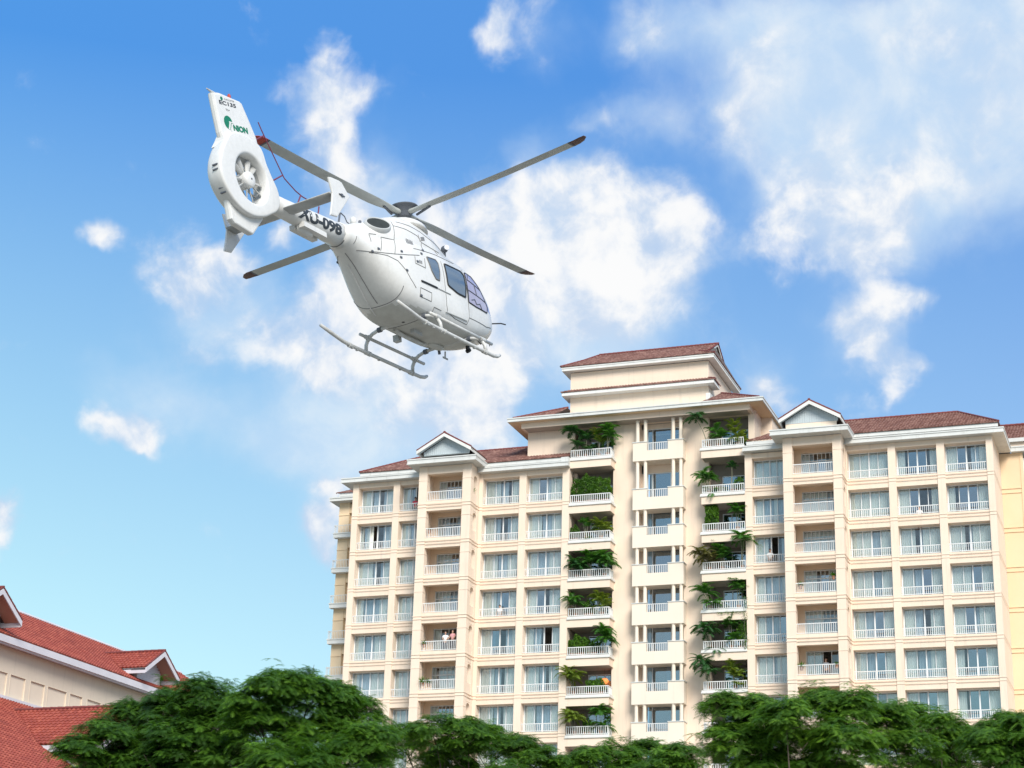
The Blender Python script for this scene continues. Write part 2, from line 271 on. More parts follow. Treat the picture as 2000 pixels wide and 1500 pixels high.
def obj(name, me, mname, parent=None, loc=(0,0,0), rot=None):
    if isinstance(me, MB): me = me.mesh(name)
    if mname and not me.materials: me.materials.append(MATS[mname])
    o = bpy.data.objects.new(name, me); COL.objects.link(o); o.parent = parent; o.location = loc
    if rot: o.rotation_euler = rot
    return o
def empty(name, loc=(0,0,0), rz=0):
    o = bpy.data.objects.new(name, None); COL.objects.link(o); o.location = loc; o.rotation_euler = (0,0,rz); o.empty_display_size = .3; return o
def tag(o, label, cat, group=None):
    o['label'] = label; o['category'] = cat
    if group: o['group'] = group
    return o
def stuff(o): o['kind'] = 'stuff'; return o
def fast_mesh(name, v, f, tint=None, dom='POINT', smooth=False):
    v = np.asarray(v, np.float32); f = np.asarray(f, np.int32); n, k = f.shape
    me = bpy.data.meshes.new(name); me.vertices.add(len(v)); me.vertices.foreach_set('co', v.ravel())
    me.loops.add(n*k); me.loops.foreach_set('vertex_index', f.ravel())
    me.polygons.add(n); me.polygons.foreach_set('loop_start', np.arange(0, n*k, k, dtype=np.int32))
    me.polygons.foreach_set('loop_total', np.full(n, k, np.int32))
    if smooth: me.polygons.foreach_set('use_smooth', np.ones(n, bool))
    me.update(calc_edges=True)
    if tint is not None:
        a = me.attributes.new('tint', 'FLOAT', dom); a.data.foreach_set('value', np.asarray(tint, np.float32))
    return me

# ------------------------------------------------------------------ ground
g = MB(); g.box(-600, 600, -600, 600, -1, 0); go = obj('ground', g, 'ground'); go['kind'] = 'structure'
# ------------------------------------------------------------------ tiled roofs
def tile_roof(P0, U, V, knots, tw=.26, th=.34, amp=.032, lift=.045, gnd=False):
    """real tile courses on a plane: P0 eave corner, U along the eave, V up the slope; knots = [(v, u0, u1), ...]"""
    P0, U, V = Vector(P0), Vector(U).normalized(), Vector(V).normalized()
    n = U.cross(V); n = n if n.z > 0 else -n
    kv = [k[0] for k in knots]; vs = []; fs = []; tt = []
    vmax = kv[-1]; nc = int(math.ceil(vmax/th)); q = tw/4
    for i in range(nc):
        v0 = i*th; v1 = min(v0+th, vmax)
        a0, a1 = np.interp(v0, kv, [k[1] for k in knots]), np.interp(v1, kv, [k[1] for k in knots])
        b0, b1 = np.interp(v0, kv, [k[2] for k in knots]), np.interp(v1, kv, [k[2] for k in knots])
        lo = int(math.floor(min(a0, a1)/q)); hi = int(math.ceil(max(b0, b1)/q))
        us = np.arange(lo, hi+1)*q
        if len(us) < 2: continue
        w = amp*np.cos(2*np.pi*us/tw); o = len(vs)
        r1 = rng.uniform(-.004, .004)
        for u, h in zip(us, w):
            ul, uh = min(max(u, a0), b0), min(max(u, a1), b1)
            vs.append(tuple(P0+U*ul+V*v0+n*(h+.005-.05))); vs.append(tuple(P0+U*ul+V*v0+n*(h+lift+r1))); vs.append(tuple(P0+U*uh+V*(v1+.01)+n*(h+.005)))
        tr = rng.random(len(us)//4+3)**2.2
        for k in range(len(us)-1):
            a, b = o+3*k, o+3*(k+1); t = float(tr[k//4])
            if (us[k+1] <= min(a0, a1)) or (us[k] >= max(b0, b1)): continue
            fs.append((a, b, b+1, a+1)); tt.append(t); fs.append((a+1, b+1, b+2, a+2)); tt.append(t)
    m = MB(); m.v = vs; m.f = fs; m.t = tt; return m
def ridge(path, r=.13): 
    m = MB(); P = [Vector(p) for p in path]
    for a, b in zip(P[:-1], P[1:]):
        Ln = (b-a).length; k = max(1, int(Ln/.42)); 
        for i in range(k):
            p, q = a.lerp(b, i/k), a.lerp(b, (i+1.12)/k); m.tube([p, q], [r, r*.82], 7)
    return m
def roof_part(parent, off, courses, ridges, base=None, tile='tile_hotel', rname='roof'):
    """a roof: solid deck (part) with its tile courses and ridge tiles as sub-parts"""
    r = obj(rname, base, 'roof_under', parent, off)
    for c in courses:
        t = stuff(obj('roof_tiles', c.mesh('roof_tiles', fix=False), tile, r))
    for c in ridges: obj('ridge_tiles', c, 'ridge_tile', r)
    return r

# ------------------------------------------------------------------ hotel
hotel = tag(empty('hotel_building', (5, 0, 0)), 'tall cream apartment hotel with red tiled roofs and plant-filled balconies, behind the trees', 'building')
HO = (-5, 0, 0)
FH_ = 3.2; SILL = 44.735; TOP = 47.075; NR = 9
def sill(k): return SILL-FH_*(k-1)
def wing_wall(x0, x1, opens, bottom=0):
    """piers and spandrels of a wing; opens = [(xl, xr), ...]"""
    m = MB(); zt = 47.50; zb = sill(NR)
    xs = [x0]+[v for o in opens for v in o]+[x1]
    for i in range(0, len(xs), 2):
        m.box(xs[i], xs[i+1], 0, .80, zb-.86, zt)                      # piers
        m.box((xs[i]+xs[i+1])/2-.1, (xs[i]+xs[i+1])/2+.1, 0.805, 5, zb-.86, zt)   # partitions
    for a, b in opens:
        m.box(a, b, .07, .80, TOP, zt)
        for k in range(1, NR+1): m.box(a, b, .07, .80, sill(k)-.86, sill(k))
    m.box(x0, x1, 0, 5, bottom, zb-.865)
    o = obj('wall', m, 'render_cream', hotel, HO)
    s = MB()
    for k in range(1, NR+1): s.box(x0+.02, x1-.02, 0.805, 5, sill(k)-.5, sill(k)-.02)
    s.box(x0+.02, x1-.02, 5.01, 5.2, zb-.8, zt); s.box(x0+.02, x1-.02, 0.805, 5, TOP+.12, zt-.02)
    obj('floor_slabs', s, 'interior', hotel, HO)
W1 = (-21.40, -18.12); W2 = (-17.52, -15.1); W3 = (-9.87, -6.58); W4 = (-5.96, -2.76)
W5 = (13.35, 15.95); W6 = (21.03, 24.25); W7 = (24.84, 28.04); W8 = (28.64, 31.83)
wing_wall(-21.95, -14.62, [W1, W2]); wing_wall(-10.5, -2.15, [W3, W4])
wing_wall(12.76, 16.5, [W5]); wing_wall(20.72, 32.33, [W6, W7, W8])
# string courses: two fine mouldings at each floor
def string(m, x0, x1, y, z, ret=None, back=0.0):
    for dz, h, p in ((-.12, .045, .035), (-.38, .04, .03)):
        m.box(x0, x1, y-p, y+.0, z+dz-h, z+dz)
        if ret is not None: m.box(ret, ret+p, y-p, back, z+dz-h, z+dz)
for a, b, ret in ((-21.97, -15.0, None), (-10.12, -2.13, None), (12.78, 16.2, None), (20.98, 32.33, 32.33)):
    for k in range(1, NR+1):
        m = MB(); string(m, a, b, -.002, sill(k), ret, 5.25); obj('string_course', m, 'render_cream', hotel, HO)

# ---- windows of the wings
def wavy(x0, x1, z0, z1, y, fold=.17, amp=.05, seed=0):
    m = MB(); n = max(4, int((x1-x0)/fold*4)); r = random.Random(seed); ph = r.random()*6
    xs = [x0+(x1-x0)*i/n for i in range(n+1)]
    top = [(x, y+amp*.5*math.sin(ph+(x-x0)/fold*6.283), z1) for x in xs]
    bot = [(x, y+amp*math.sin(ph+(x-x0)/fold*6.283+r.uniform(-.4,.4))+r.uniform(-.01,.01), z0) for x in xs]
    return m.loft([bot, top], cap=False, closed=False)
FRM = {}
def frame_mesh(w, h, ms=(.28, .5, .72), t=.07, tc=.10):
    key = (round(w, 2), h, ms)
    if key not in FRM:
        m = MB(); y0, y1 = 0, .10
        m.box(0, t, y0, y1, 0, h); m.box(w-t, w, y0, y1, 0, h); m.box(t, w-t, y0, y1, 0, t); m.box(t, w-t, y0, y1, h-t, h)
        for f in ms:
            c = tc if abs(f-.5) < .01 else .05
            m.box(w*f-c/2, w*f+c/2, y0-.01, y1+.01, t, h-t)
        FRM[key] = m.mesh('window')
    return FRM[key]
def railing_mesh(w, h=.72, step=.155, bal=.036):
    m = MB(); m.box(0, w, 0, .07, h-.06, h); m.box(0, w, .01, .06, .06, .11)
    b = MB(); n = int(w/step)
    for i in range(n+1):
        x = .03+(w-.06)*i/n; b.box(x-bal/2, x+bal/2, .015, .015+bal, .11, h-.06)
    return m.mesh('railing'), b.mesh('balusters')
RLM = {}
def add_railing(parent, loc, w, h=.72):
    k = (round(w, 2), h)
    if k not in RLM: RLM[k] = railing_mesh(w, h)
    r = obj('railing', RLM[k][0], 'rail_white', parent, loc)
    return r
def window(xl, xr, k, code, z0=None, h=2.34, y=.80, ms=(.28, .5, .72)):
    w = xr-xl; z = sill(k) if z0 is None else z0
    fo = obj('window', frame_mesh(w, h, ms), 'frame_white', hotel, (xl-5, y, z))
    edges = [0]+list(ms)+[1]
    n = len(code)
    for a, b in zip(edges[:-1], edges[1:]):
        seg = code[int(a*n+.5):max(int(b*n+.5), int(a*n+.5)+1)]
        if seg.count('o')*2 > len(seg): continue
        m = MB(); m.box(w*a+.03, w*b-.03, .04, .052, .06, h-.06)
        obj('pane', m, 'dark_glass' if seg.count('d')*2 > len(seg) else 'window_glass', fo)
    i = 0
    while i < n:
        j = i
        while j < n and code[j] == code[i]: j += 1
        if code[i] in 'cs':
            yy = .17 if code[i] == 'c' else .27
            obj('curtain' if code[i] == 'c' else 'sheer_curtain', wavy(w*i/n, w*j/n, .05, h-.08, yy, .155 if code[i] == 'c' else .22, .05, int(xl*10)+k*7+i), 'curtain_cream' if code[i] == 'c' else 'curtain_sheer', fo)
        i = j
    return fo
def wing_window(span, k, code):
    fo = window(span[0], span[1], k, code)
    w = span[1]-span[0]
    kk = (round(w, 2), .70)
    if kk not in RLM: RLM[kk] = railing_mesh(w, .70)
    obj('railing', RLM[kk][0], 'rail_white', fo, (0, -.80+.10, 0)); stuff(obj('balusters', RLM[kk][1], 'rail_white', fo, (0, -.80+.10, 0)))
ROWS = {
 'W1': ['cccssosccc','csccooosscc','ccccsdsccc','ccssssscccc','cccsssccccc','ccssscccccc','cccsscccc','cccsssccc','cccssccc'],
 'W2': ['cccsooooo','cccssoooo','cccccccss','ccccccccc','ccccccsss','ccccccssd','cccccccss','cccccccc','ccccccc'],
 'W3': ['ccccssdccc','cccsddsccc','ccccssscccc','ccccssddccc','cccsddosscc','ccccssdcccc','ccccssdcccc','cccsscccc','cccssccc'],
 'W4': ['cccddssccccc','ccccssscccc','cccssssccccc','cccdddcccc','ccssoooccc','ccccssdcccc','cccssssccc','ccccssccc','ccccssccc'],
 'W5': ['cccccccccc','cccssscsss','ccccoooosd','cccssssscc','cccssssddd','cccccscccc','cccccssccc','cccccccc','ccccccc'],
 'W6': ['cccccccccc','ccccccccccc','cccccssccc','cccccssccc','cccsssddccc','cccsssddccc','ccccsssccc','cccccsscc','cccccccc'],
 'W7': ['ccddddddcc','cccddoddcc','ccccdsccccc','cccssddccc','cccssddcccc','cccssscccc','cccssddccc','ccccssccc','cccccccc'],
 'W8': ['cccdddsscc','ccddddddccc','ccccdsccccc','cccccsddccc','cccddscccc','ccdddddccc','ccdddddccc','cccssccc','cccccccc']}
SP = dict(W1=W1, W2=W2, W3=W3, W4=W4, W5=W5, W6=W6, W7=W7, W8=W8)
for nme, rows in ROWS.items():
    for k, code in enumerate(rows[:8], 1): wing_window(SP[nme], k, code)

# ---- the two projecting bays
def bay(xa, xb, pl, pr, codes):
    """xa, xb outer edges; pl, pr inner edges of the front piers"""
    m = MB(); zt = 47.91; zb = sill(NR)-.86
    m.box(xa, pl, -2.0, -1.35, zb, zt); m.box(pr, xb, -2.0, -1.35, zb, zt)
    m.box(xa, xa+.5, -.45, .0-.003, zb, zt); m.box(xb-.5, xb, -.45, -.003, zb, zt)
    m.box(pl, pr, -1.93, -1.5, 47.23, zt)
    for k in range(1, NR+1):
        s = sill(k)+.14
        m.box(pl, pr, -1.93, -1.5, s-.86-.0, s)
        for x0, x1 in ((xa+.03, xa+.3), (xb-.3, xb-.03)):
            m.box(x0, x1, -1.35, -.45, s-.92, s+.62)                    # parapet of the side arch
            # arch head
            yc, r = -.90, .45; zsp = s+1.75; ztop = s+2.30 if k > 1 else 47.9
            prof = [(-1.35, ztop), (-1.35, zsp)]+[(yc-r*math.cos(math.pi*i/10), zsp+r*math.sin(math.pi*i/10)) for i in range(1, 10)]+[(-.45, zsp), (-.45, ztop)]
            m.prism([(x0, yy, zz) for yy, zz in prof], (x1-x0, 0, 0))
    m.box(xa, xb, -2.0, 0, 0, zb-.003)
    obj('bay_wall', m, 'render_cream', hotel, HO)
    for k in range(0, NR+1):
        z = sill(k)+.02 if k else 47.9; b = MB(); b.box(xa+.04, xb-.04, -1.495, 0, z-.4, z-.1); obj('balcony_floor', b, 'balcony_cream', hotel, HO)
    # back wall between the wing walls, with the balcony windows
    bw = MB()
    for k in range(1, NR+1):
        z = sill(k)
        bw.box(xa+.25, xa+1.05, .0, .3, z-.4, z+2.8); bw.box(xa+1.05, xb-.3, .0, .3, z+2.42, z+2.8)
    obj('balcony_wall', bw, 'balcony_cream', hotel, HO)
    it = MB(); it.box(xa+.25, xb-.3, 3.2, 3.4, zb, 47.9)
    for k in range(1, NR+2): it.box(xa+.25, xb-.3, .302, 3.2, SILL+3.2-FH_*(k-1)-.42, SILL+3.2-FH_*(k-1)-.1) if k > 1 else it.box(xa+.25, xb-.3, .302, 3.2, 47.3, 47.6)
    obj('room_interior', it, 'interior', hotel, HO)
    for k in range(1, NR):
        code = codes[k-1]; z = sill(k)-.08; w = xb-.3-(xa+1.05); h = 2.48
        fo = window(xa+1.05, xb-.3, k, code, z0=z, h=h, y=.10, ms=(.2, .4, .6, .8))
        tr = MB(); tr.box(.07, w-.07, -.005, .09, h-.72, h-.64)
        for i in range(1, 10, 2): tr.box(w*i/10-.02, w*i/10+.02, 0, .08, h-.64, h-.07)
        if 'o' not in code: obj('transom', tr, 'frame_white', fo)
        s = sill(k)+.14
        rk = (round(pr-pl, 2), .84)
        if rk not in RLM: RLM[rk] = railing_mesh(pr-pl, .84)
        r = obj('railing', RLM[rk][0], 'rail_white', hotel, (pl-5, -1.88, s)); stuff(obj('balusters', RLM[rk][1], 'rail_white', r))
        m = MB(); 
        for dz, hh in ((-.26, .045), (-.52, .04)):
            m.box(xa-.04, xb+.04, -2.045, -2.0, s+dz-hh, s+dz); m.box(xb, xb+.045, -2.0, 0, s+dz-hh, s+dz); m.box(xa-.045, xa, -2.0, 0, s+dz-hh, s+dz)
        # mouldings round the piers at the springing of the arches
        for x0, x1 in ((xa-.025, pl+.025), (pr-.025, xb+.025)): m.box(x0, x1, -2.025, -1.33, s+1.78, s+1.82)
        obj('string_course', m, 'render_cream', hotel, HO)
bay(-14.92, -10.17, -14.16, -10.95, ['ccdddddddd','cssddsssdd','ccccdddccc','ccccssddcc','ccdooooooo','cdccccddsd','ccddddsssd','ccccssss','ccccccc'])
bay(16.30, 20.96, 17.05, 20.26, ['ccsddddscc','ccccccssdd','ccccccccss','cccdddccss','ccccssscc','ccccooddsss','ccccsssccc','cccccccc','ccccccc'])

# ---- cornices
def cornice(name, boxes, mname='cornice_white'):
    m = MB()
    for b in boxes: m.box(*b)
    return obj(name, m, mname, hotel, HO)
def gutter(x0, x1, y0, y1, z0, z1, lip=.07):
    """solid eave slab with a fine lip along its lower front edge"""
    return [(x0, x1, y0, y1, z0, z1), (x0-.04, x1+.04, y0-.04, y0-.001, z0+.0, z0+.08), (x0-.04, x1+.04, y0-.05, y0-.001, z1-.10, z1)]
cornice('cornice', gutter(-22.87, -14.94, -.55, 5.6, 47.51, 47.93)+[(-22.91, -22.871, -.5, 5.6, 47.83, 47.93)])
cornice('cornice', gutter(-10.15, -2.10, -.55, 3.0, 47.51, 47.93)+[(-2.75, -2.10, -.5, 1.1, 47.931, 48.30)])
cornice('cornice', gutter(12.72, 16.28, -.55, 1.15, 47.55, 48.0)); cornice('cornice', gutter(20.98, 33.28, -.55, 5.0, 47.51, 47.93)+[(33.281, 33.33, -.55, 5.0, 47.83, 47.93)])
cornice('cornice', gutter(33.285, 46, 4.85, 8.0, 47.51, 47.95))
for xa, xb in ((-15.72, -9.5), (15.47, 21.66)):
    cornice('bay_cornice', gutter(xa, xb, -2.84, .6, 47.935, 48.40)+[(xb+.0, xb+.04, -2.84, .6, 48.30, 48.40), (xa-.04, xa, -2.84, .6, 48.30, 48.40)])
# tile eaves boards, with a near-black strip painting the shade below them
def eaves(x0, x1, y, z): cornice('fascia', [(x0, x1, y, y+.12, z-.32, z-.04)], 'cornice_white'); cornice('eaves_painted_shade', [(x0+.2, x1-.2, y+.25, y+.4, z-.9, z-.1)], 'shade_black')
eaves(-21.3, -2.3, -.15, 48.42); eaves(20.2, 32.85, -.12, 48.46); eaves(12.95, 16.3, -.15, 48.5)

# ---- wing roofs
SL = .5; cs_, sn_ = 1/math.hypot(1, SL), SL/math.hypot(1, SL)
def hip_wing(xl, xr, rl, rr, y0, yr, z0, hipL=True, hipR=True):
    zr = z0+SL*(yr-y0); sl = (yr-y0)/cs_
    base = MB().add([(xl, y0, z0-.06), (xr, y0, z0-.06), (rr, yr, zr-.06), (rl, yr, zr-.06), (xl, 2*yr-y0, z0-.06), (xr, 2*yr-y0, z0-.06)], [(0,1,2,3), (4,3,2,5), (0,3,4), (1,5,2), (0,4,5,1)])
    T = [tile_roof((0, y0, z0), (1, 0, 0), (0, cs_, sn_), [(0, xl, xr), (sl, rl, rr)])]
    if hipR:
        v = Vector((rr-xr, 0, zr-z0)); T.append(tile_roof((xr, 0, z0), (0, 1, 0), v, [(0, y0, 2*yr-y0), (v.length, yr-.02, yr+.02)]))
    if hipL:
        v = Vector((rl-xl, 0, zr-z0)); T.append(tile_roof((xl, 0, z0), (0, 1, 0), v, [(0, y0, 2*yr-y0), (v.length, yr-.02, yr+.02)]))
    Rg = [ridge([(rl, yr, zr+.03), (rr, yr, zr+.03)])]
    if hipR: Rg.append(ridge([(xr, y0, z0+.05), (rr, yr, zr+.03)], .10))
    if hipL: Rg.append(ridge([(xl, y0, z0+.05), (rl, yr, zr+.03)], .10))
    return roof_part(hotel, HO, T, Rg, base)
hip_wing(-21.35, -2.2, -17.7, -2.2, -.22, 6.0, 48.44, True, False)
hip_wing(16.5, 32.92, 16.5, 29.2, -.2, 6.0, 48.48, False, True)
# little roof by the tower, above the fifth window column
b = MB().add([(12.9, -.2, 48.5), (16.4, -.2, 48.5), (16.4, 2.6, 49.95), (14.2, 2.6, 49.95)], [(0,1,2,3)])
roof_part(hotel, HO, [tile_roof((0, -.22, 48.54), (1,0,0), (0, cs_, sn_), [(0, 13.0, 16.4), (3.3, 14.7, 16.4)])], [], b)
# roof of the rear wing at the right
b = MB().add([(32.4, 4.9, 48.6), (46, 4.9, 48.6), (46, 11, 51.6), (32.4, 11, 51.6)], [(0,1,2,3)])
roof_part(hotel, HO, [tile_roof((0, 4.75, 48.62), (1,0,0), (0, cs_, sn_), [(0, 30, 46), (6.2, 30, 46)])], [ridge([(30, 10.3, 51.5), (46, 10.3, 51.5)])], b)
cornice('fascia', [(33.0, 46, 4.72, 4.84, 48.3, 48.6)]); 
m = MB(); m.box(33.2, 46, 5.0, 5.3, 47.96, 48.35); obj('wall', m, 'render_cream', hotel, HO)

# ---- gables over the bays
def gable(xc, hw, zb_, za, low):
    y0 = -2.6; 
    m = MB(); m.prism([(xc-2.05, -2.0, low), (xc+2.05, -2.0, low), (xc+2.05, -2.0, zb_-.02), (xc, -2.0, za-.2), (xc-2.05, -2.0, zb_-.02)], (0, .2, 0)); gw = obj('gable_wall', m, 'gable_board', hotel, HO)
    for i in range(22):      # boards
        x = xc-2.0+i*.19; zt = za-.25-abs(x-xc)*.577
        if zt > low+.12: m = MB(); m.box(x, x+.165, -2.03, -2.001, low+.02, zt); obj('board', m, 'gable_board', gw)
    if low > 48.9:
        m = MB(); m.box(xc-2.03, xc+2.03, -2.03, -1.9, 48.41, low-.003); obj('parapet', m, 'render_cream', hotel, HO)
    sl = math.hypot(hw, za-zb_)
    T = []; base = MB()
    for s in (-1, 1):
        v = Vector((-s*hw, 0, za-zb_))
        T.append(tile_roof((xc+s*hw, 0, zb_), (0, 1, 0), v, [(0, y0, 4.0), (sl, y0, 6.5)], tw=.24, th=.32))
        base.prism([(xc+s*hw, y0+.03, zb_-.10), (xc, y0+.03, za-.10), (xc, y0+.03, za-.03), (xc+s*hw, y0+.03, zb_-.03)], (0, 7.5, 0))
    r = roof_part(hotel, HO, T, [ridge([(xc, y0, za+.05), (xc, 5.5, za+.05)], .12), ridge([(xc-hw, y0+.03, zb_+.04), (xc, y0+.03, za+.04)], .075), ridge([(xc+hw, y0+.03, zb_+.04), (xc, y0+.03, za+.04)], .075)], base)
    for s in (-1, 1):       # white barge boards
        m = MB(); m.prism([(xc+s*hw, y0-.04, zb_-.04), (xc, y0-.04, za-.04), (xc, y0-.04, za-.33), (xc+s*(hw), y0-.04, zb_-.33)], (0, .06, 0)); obj('barge_board', m, 'trim_white', hotel, HO)
        m = MB(); m.prism([(xc+s*hw, y0+.05, zb_-.13), (xc, y0+.05, za-.13), (xc, y0+.05, za-.17), (xc+s*hw, y0+.05, zb_-.17)], (0, .54, 0)); obj('soffit', m, 'gable_board', hotel, HO)
        # boxed eave running back from the gable
        m = MB(); m.box(min(xc+s*hw, xc+s*(hw-.08)), max(xc+s*hw, xc+s*(hw-.08)), y0+.06, 3.5, zb_-.3, zb_-.08); obj('fascia', m, 'trim_white', hotel, HO)
gable(-12.54, 2.48, 49.20, 50.62, 48.86); gable(18.62, 2.47, 49.33, 50.74, 49.02)

# ---- tower
TY = 1.2
m = MB(); zt = 51.27
m.box(1.30, 3.55, TY, 1.6, 0, zt); m.box(7.32, 9.5, TY, 1.6, 0, zt)
m.box(-6.35, -2.16, TY, 1.6, 47.0, zt); m.box(-6.35, -6.0, 1.601, 10, 47.0, 51.74)
m.box(12.84, 13.36, TY, 1.6, 47.6, zt); m.box(13.06, 13.36, 1.601, 3.9, 47.6, 51.74); m.box(13.06, 14.25, 3.901, 10, 47.6, 51.74)
m.box(-2.16, -1.9, TY, 1.6, 44.4, 47.3)
for k in range(0, NR+1):       # masonry between the central windows
    z = sill(k)+FH_ if k else 49.28
    bot = 47.0-FH_*(k-1) if k else 50.86
    s = sill(k) if k else 48.0
    m.box(3.551, 7.319, 1.75, 2.0, bot, (s+2.95) if k else zt)
    m.box(3.551, 7.319, 1.75, 2.0, s-.25 if k < NR else 0, s-.0 if k else 48.3)
m.box(3.551, 3.62, 1.6, 2.0, 0, zt); m.box(7.25, 7.319, 1.6, 2.0, 0, zt); m.box(7.0, 7.249, 1.75, 2.0, 0, zt)
m.box(3.62, 4.07, 1.75, 2.0, 0, zt)
obj('tower_wall', m, 'render_cream', hotel, HO)
m = MB(); m.box(-6.55, 13.25, 0.0, 1.62, 51.275, 51.738); m.box(13.0, 13.25, 1.62, 4.2, 51.275, 51.738); obj('beam', m, 'render_cream', hotel, HO)
m = MB(); m.box(-6.3, 13.0, .02, 1.19, 51.262, 51.273); m.box(-2.1, 12.8, 1.61, 4.4, 51.262, 51.273); obj('soffit', m, 'ceiling', hotel, HO)
cornice('tower_cornice', gutter(-7.6, 14.48, -.62, 11, 51.745, 52.10)+[(14.481, 14.52, -.62, 11, 52.0, 52.10), (-7.64, -7.601, -.62, 11, 52.0, 52.10)])
m = MB(); m.box(-7.55, 14.4, -.5, 10.9, 51.7385, 51.7435); obj('soffit', m, 'render_peach', hotel, HO)  # peach colour stands in for light reflected off the cream walls
# tower hip roof
e0, e1, f0, f1 = -7.2, 14.1, -.35, 16.5; z0 = 52.14
L5 = 5/cs_
base = MB()
for xa_ in (e0, 9):
    if xa_ == e0: base.add([(e0, f0, z0-.03), (-3.53, f0, z0-.03), (-3.53, f0+3.67, z0+1.8), (e0, 14, z0-.03), (-3.53, 14, z0+1.8)], [(0,1,2), (0,2,4,3)])
    else: base.add([(9.25, f0, z0-.03), (e1, f0, z0-.03), (10.0, f0+4.1, z0+2.02), (e1, 14, z0-.03), (10.0, 14, z0+2.02)], [(0,1,2), (1,3,4,2)])
roof_part(hotel, HO, [tile_roof((0, f0, z0), (1,0,0), (0, cs_, sn_), [(0, e0, -3.6), (3.67/cs_, e0+3.67, -3.53)]), tile_roof((0, f0, z0), (1,0,0), (0, cs_, sn_), [(0, 9.3, e1), (4.1/cs_, 9.98, 10.02)]),
     tile_roof((e1, 0, z0), (0,1,0), (-cs_, 0, sn_), [(0, f0, 14), (4.1/cs_, f0+4.1, 14)]), tile_roof((e0, 0, z0), (0,1,0), (cs_, 0, sn_), [(0, f0, 14), (3.67/cs_, f0+3.67, 14)])],
          [ridge([(e1, f0, z0+.05), (10.0, f0+4.1, z0+2.1)], .1), ridge([(e0, f0, z0+.05), (e0+3.67, f0+3.67, z0+1.88)], .1)], base)
m = MB(); m.box(8.83, 9.2, 3.0, 3.98, 52.11, 54.1); obj('flashing_wall', m, 'trim_white', hotel, HO)
m = MB(); m.box(-7.3, 14.1, -.2, 4.0, 52.09, 52.12); obj('flat_roof', m, 'cornice_white', hotel, HO)
# penthouse block
PX0, PX1, PY0, PY1 = -3.53, 8.82, 4.0, 12.5
m = MB(); m.box(PX0, PX1, PY0, PY1, 52.3, 57.38); obj('penthouse_wall', m, 'render_cream', hotel, HO)
def ring_eave(o, z0, z1, name, inset=0):
    cornice(name, [(PX0-o, PX1+o, PY0-o, PY0-.003, z0, z1), (PX1+.003, PX1+o, PY0-.003, PY1+o, z0, z1), (PX0-o, PX0-.003, PY0-.003, PY1+o, z0, z1), (PX0-o-.04, PX1+o+.04, PY0-o-.04, PY0-o-.001, z1-.12, z1+.0), (PX1+o+.001, PX1+o+.04, PY0-o, PY1+o, z1-.12, z1)], 'trim_white')
ring_eave(.62, 57.42, 57.75, 'penthouse_eave')
# mid eave: front and short returns, with one narrow band of tiles
o = .75; zz = 55.08
cornice('mid_eave', [(PX0-.55, PX1+o-.1, PY0-o, PY0-.003, zz, zz+.28), (PX1+.003, PX1+o-.1, PY0-.003, 5.3, zz, zz+.28), (PX0-.55, PX0-.003, PY0-.003, 5.3, zz, zz+.28)], 'trim_white')
base = MB(); base.prism([(PX0-.6, PY0-o-.05, zz+.285), (PX0-.6, PY0-.004, zz+.68), (PX0-.6, PY0-.004, zz+.285)], (PX1-PX0+1.3, 0, 0))
roof_part(hotel, HO, [tile_roof((0, PY0-o-.08, zz+.32), (1,0,0), (0, cs_, sn_), [(0, PX0-.65, PX1+o), (.9, PX0-.05, PX1+.05)]), tile_roof((PX1+o, 0, zz+.32), (0,1,0), (-cs_, 0, sn_), [(0, PY0-o-.05, 5.3), (.75, PY0, 5.3)], tw=.22)], [ridge([(PX1+o, PY0-o-.05, zz+.37), (PX1+.05, PY0, zz+.75)], .09)], base)
# top roof: hipped below, small gablets above
z0 = 57.80; ex0, ex1, ey0, ey1 = PX0-.72, PX1+.72, PY0-.72, PY1+.72; yr = (ey0+ey1)/2; zr = 60.45; sl = Vector((0, yr-ey0, zr-z0)); Lm = sl.length
hL, hR = .52, .32      # height fraction at which the gablets start
xl1, xr1 = ex0+1.35, ex1-.55; gl, gr = ex0+2.0, ex1-1.15
kn = [(0, ex0, ex1), (Lm*hR, ex0+1.35*hR/hL, ex1-1.75), (Lm*hR+.001, ex0+1.35*hR/hL, ex1-.9), (Lm*hL, ex0+1.35, ex1-.9), (Lm, gl, ex1-.9)]
base = MB().add([(ex0, ey0, z0-.03), (ex1, ey0, z0-.03), (ex1-1.3, yr, zr-.06), (gl, yr, zr-.06), (ex0, ey1, z0-.03), (ex1, ey1, z0-.03)], [(0,1,2,3), (4,3,2,5), (0,3,4), (1,5,2), (0,4,5,1)])
yh = ey0+(yr-ey0)*hR; zh = z0+(zr-z0)*hR
vR = Vector((-1.75, 0, zh-z0))
vL = Vector((1.35, 0, (zr-z0)*hL)); yl = ey0+(yr-ey0)*hL
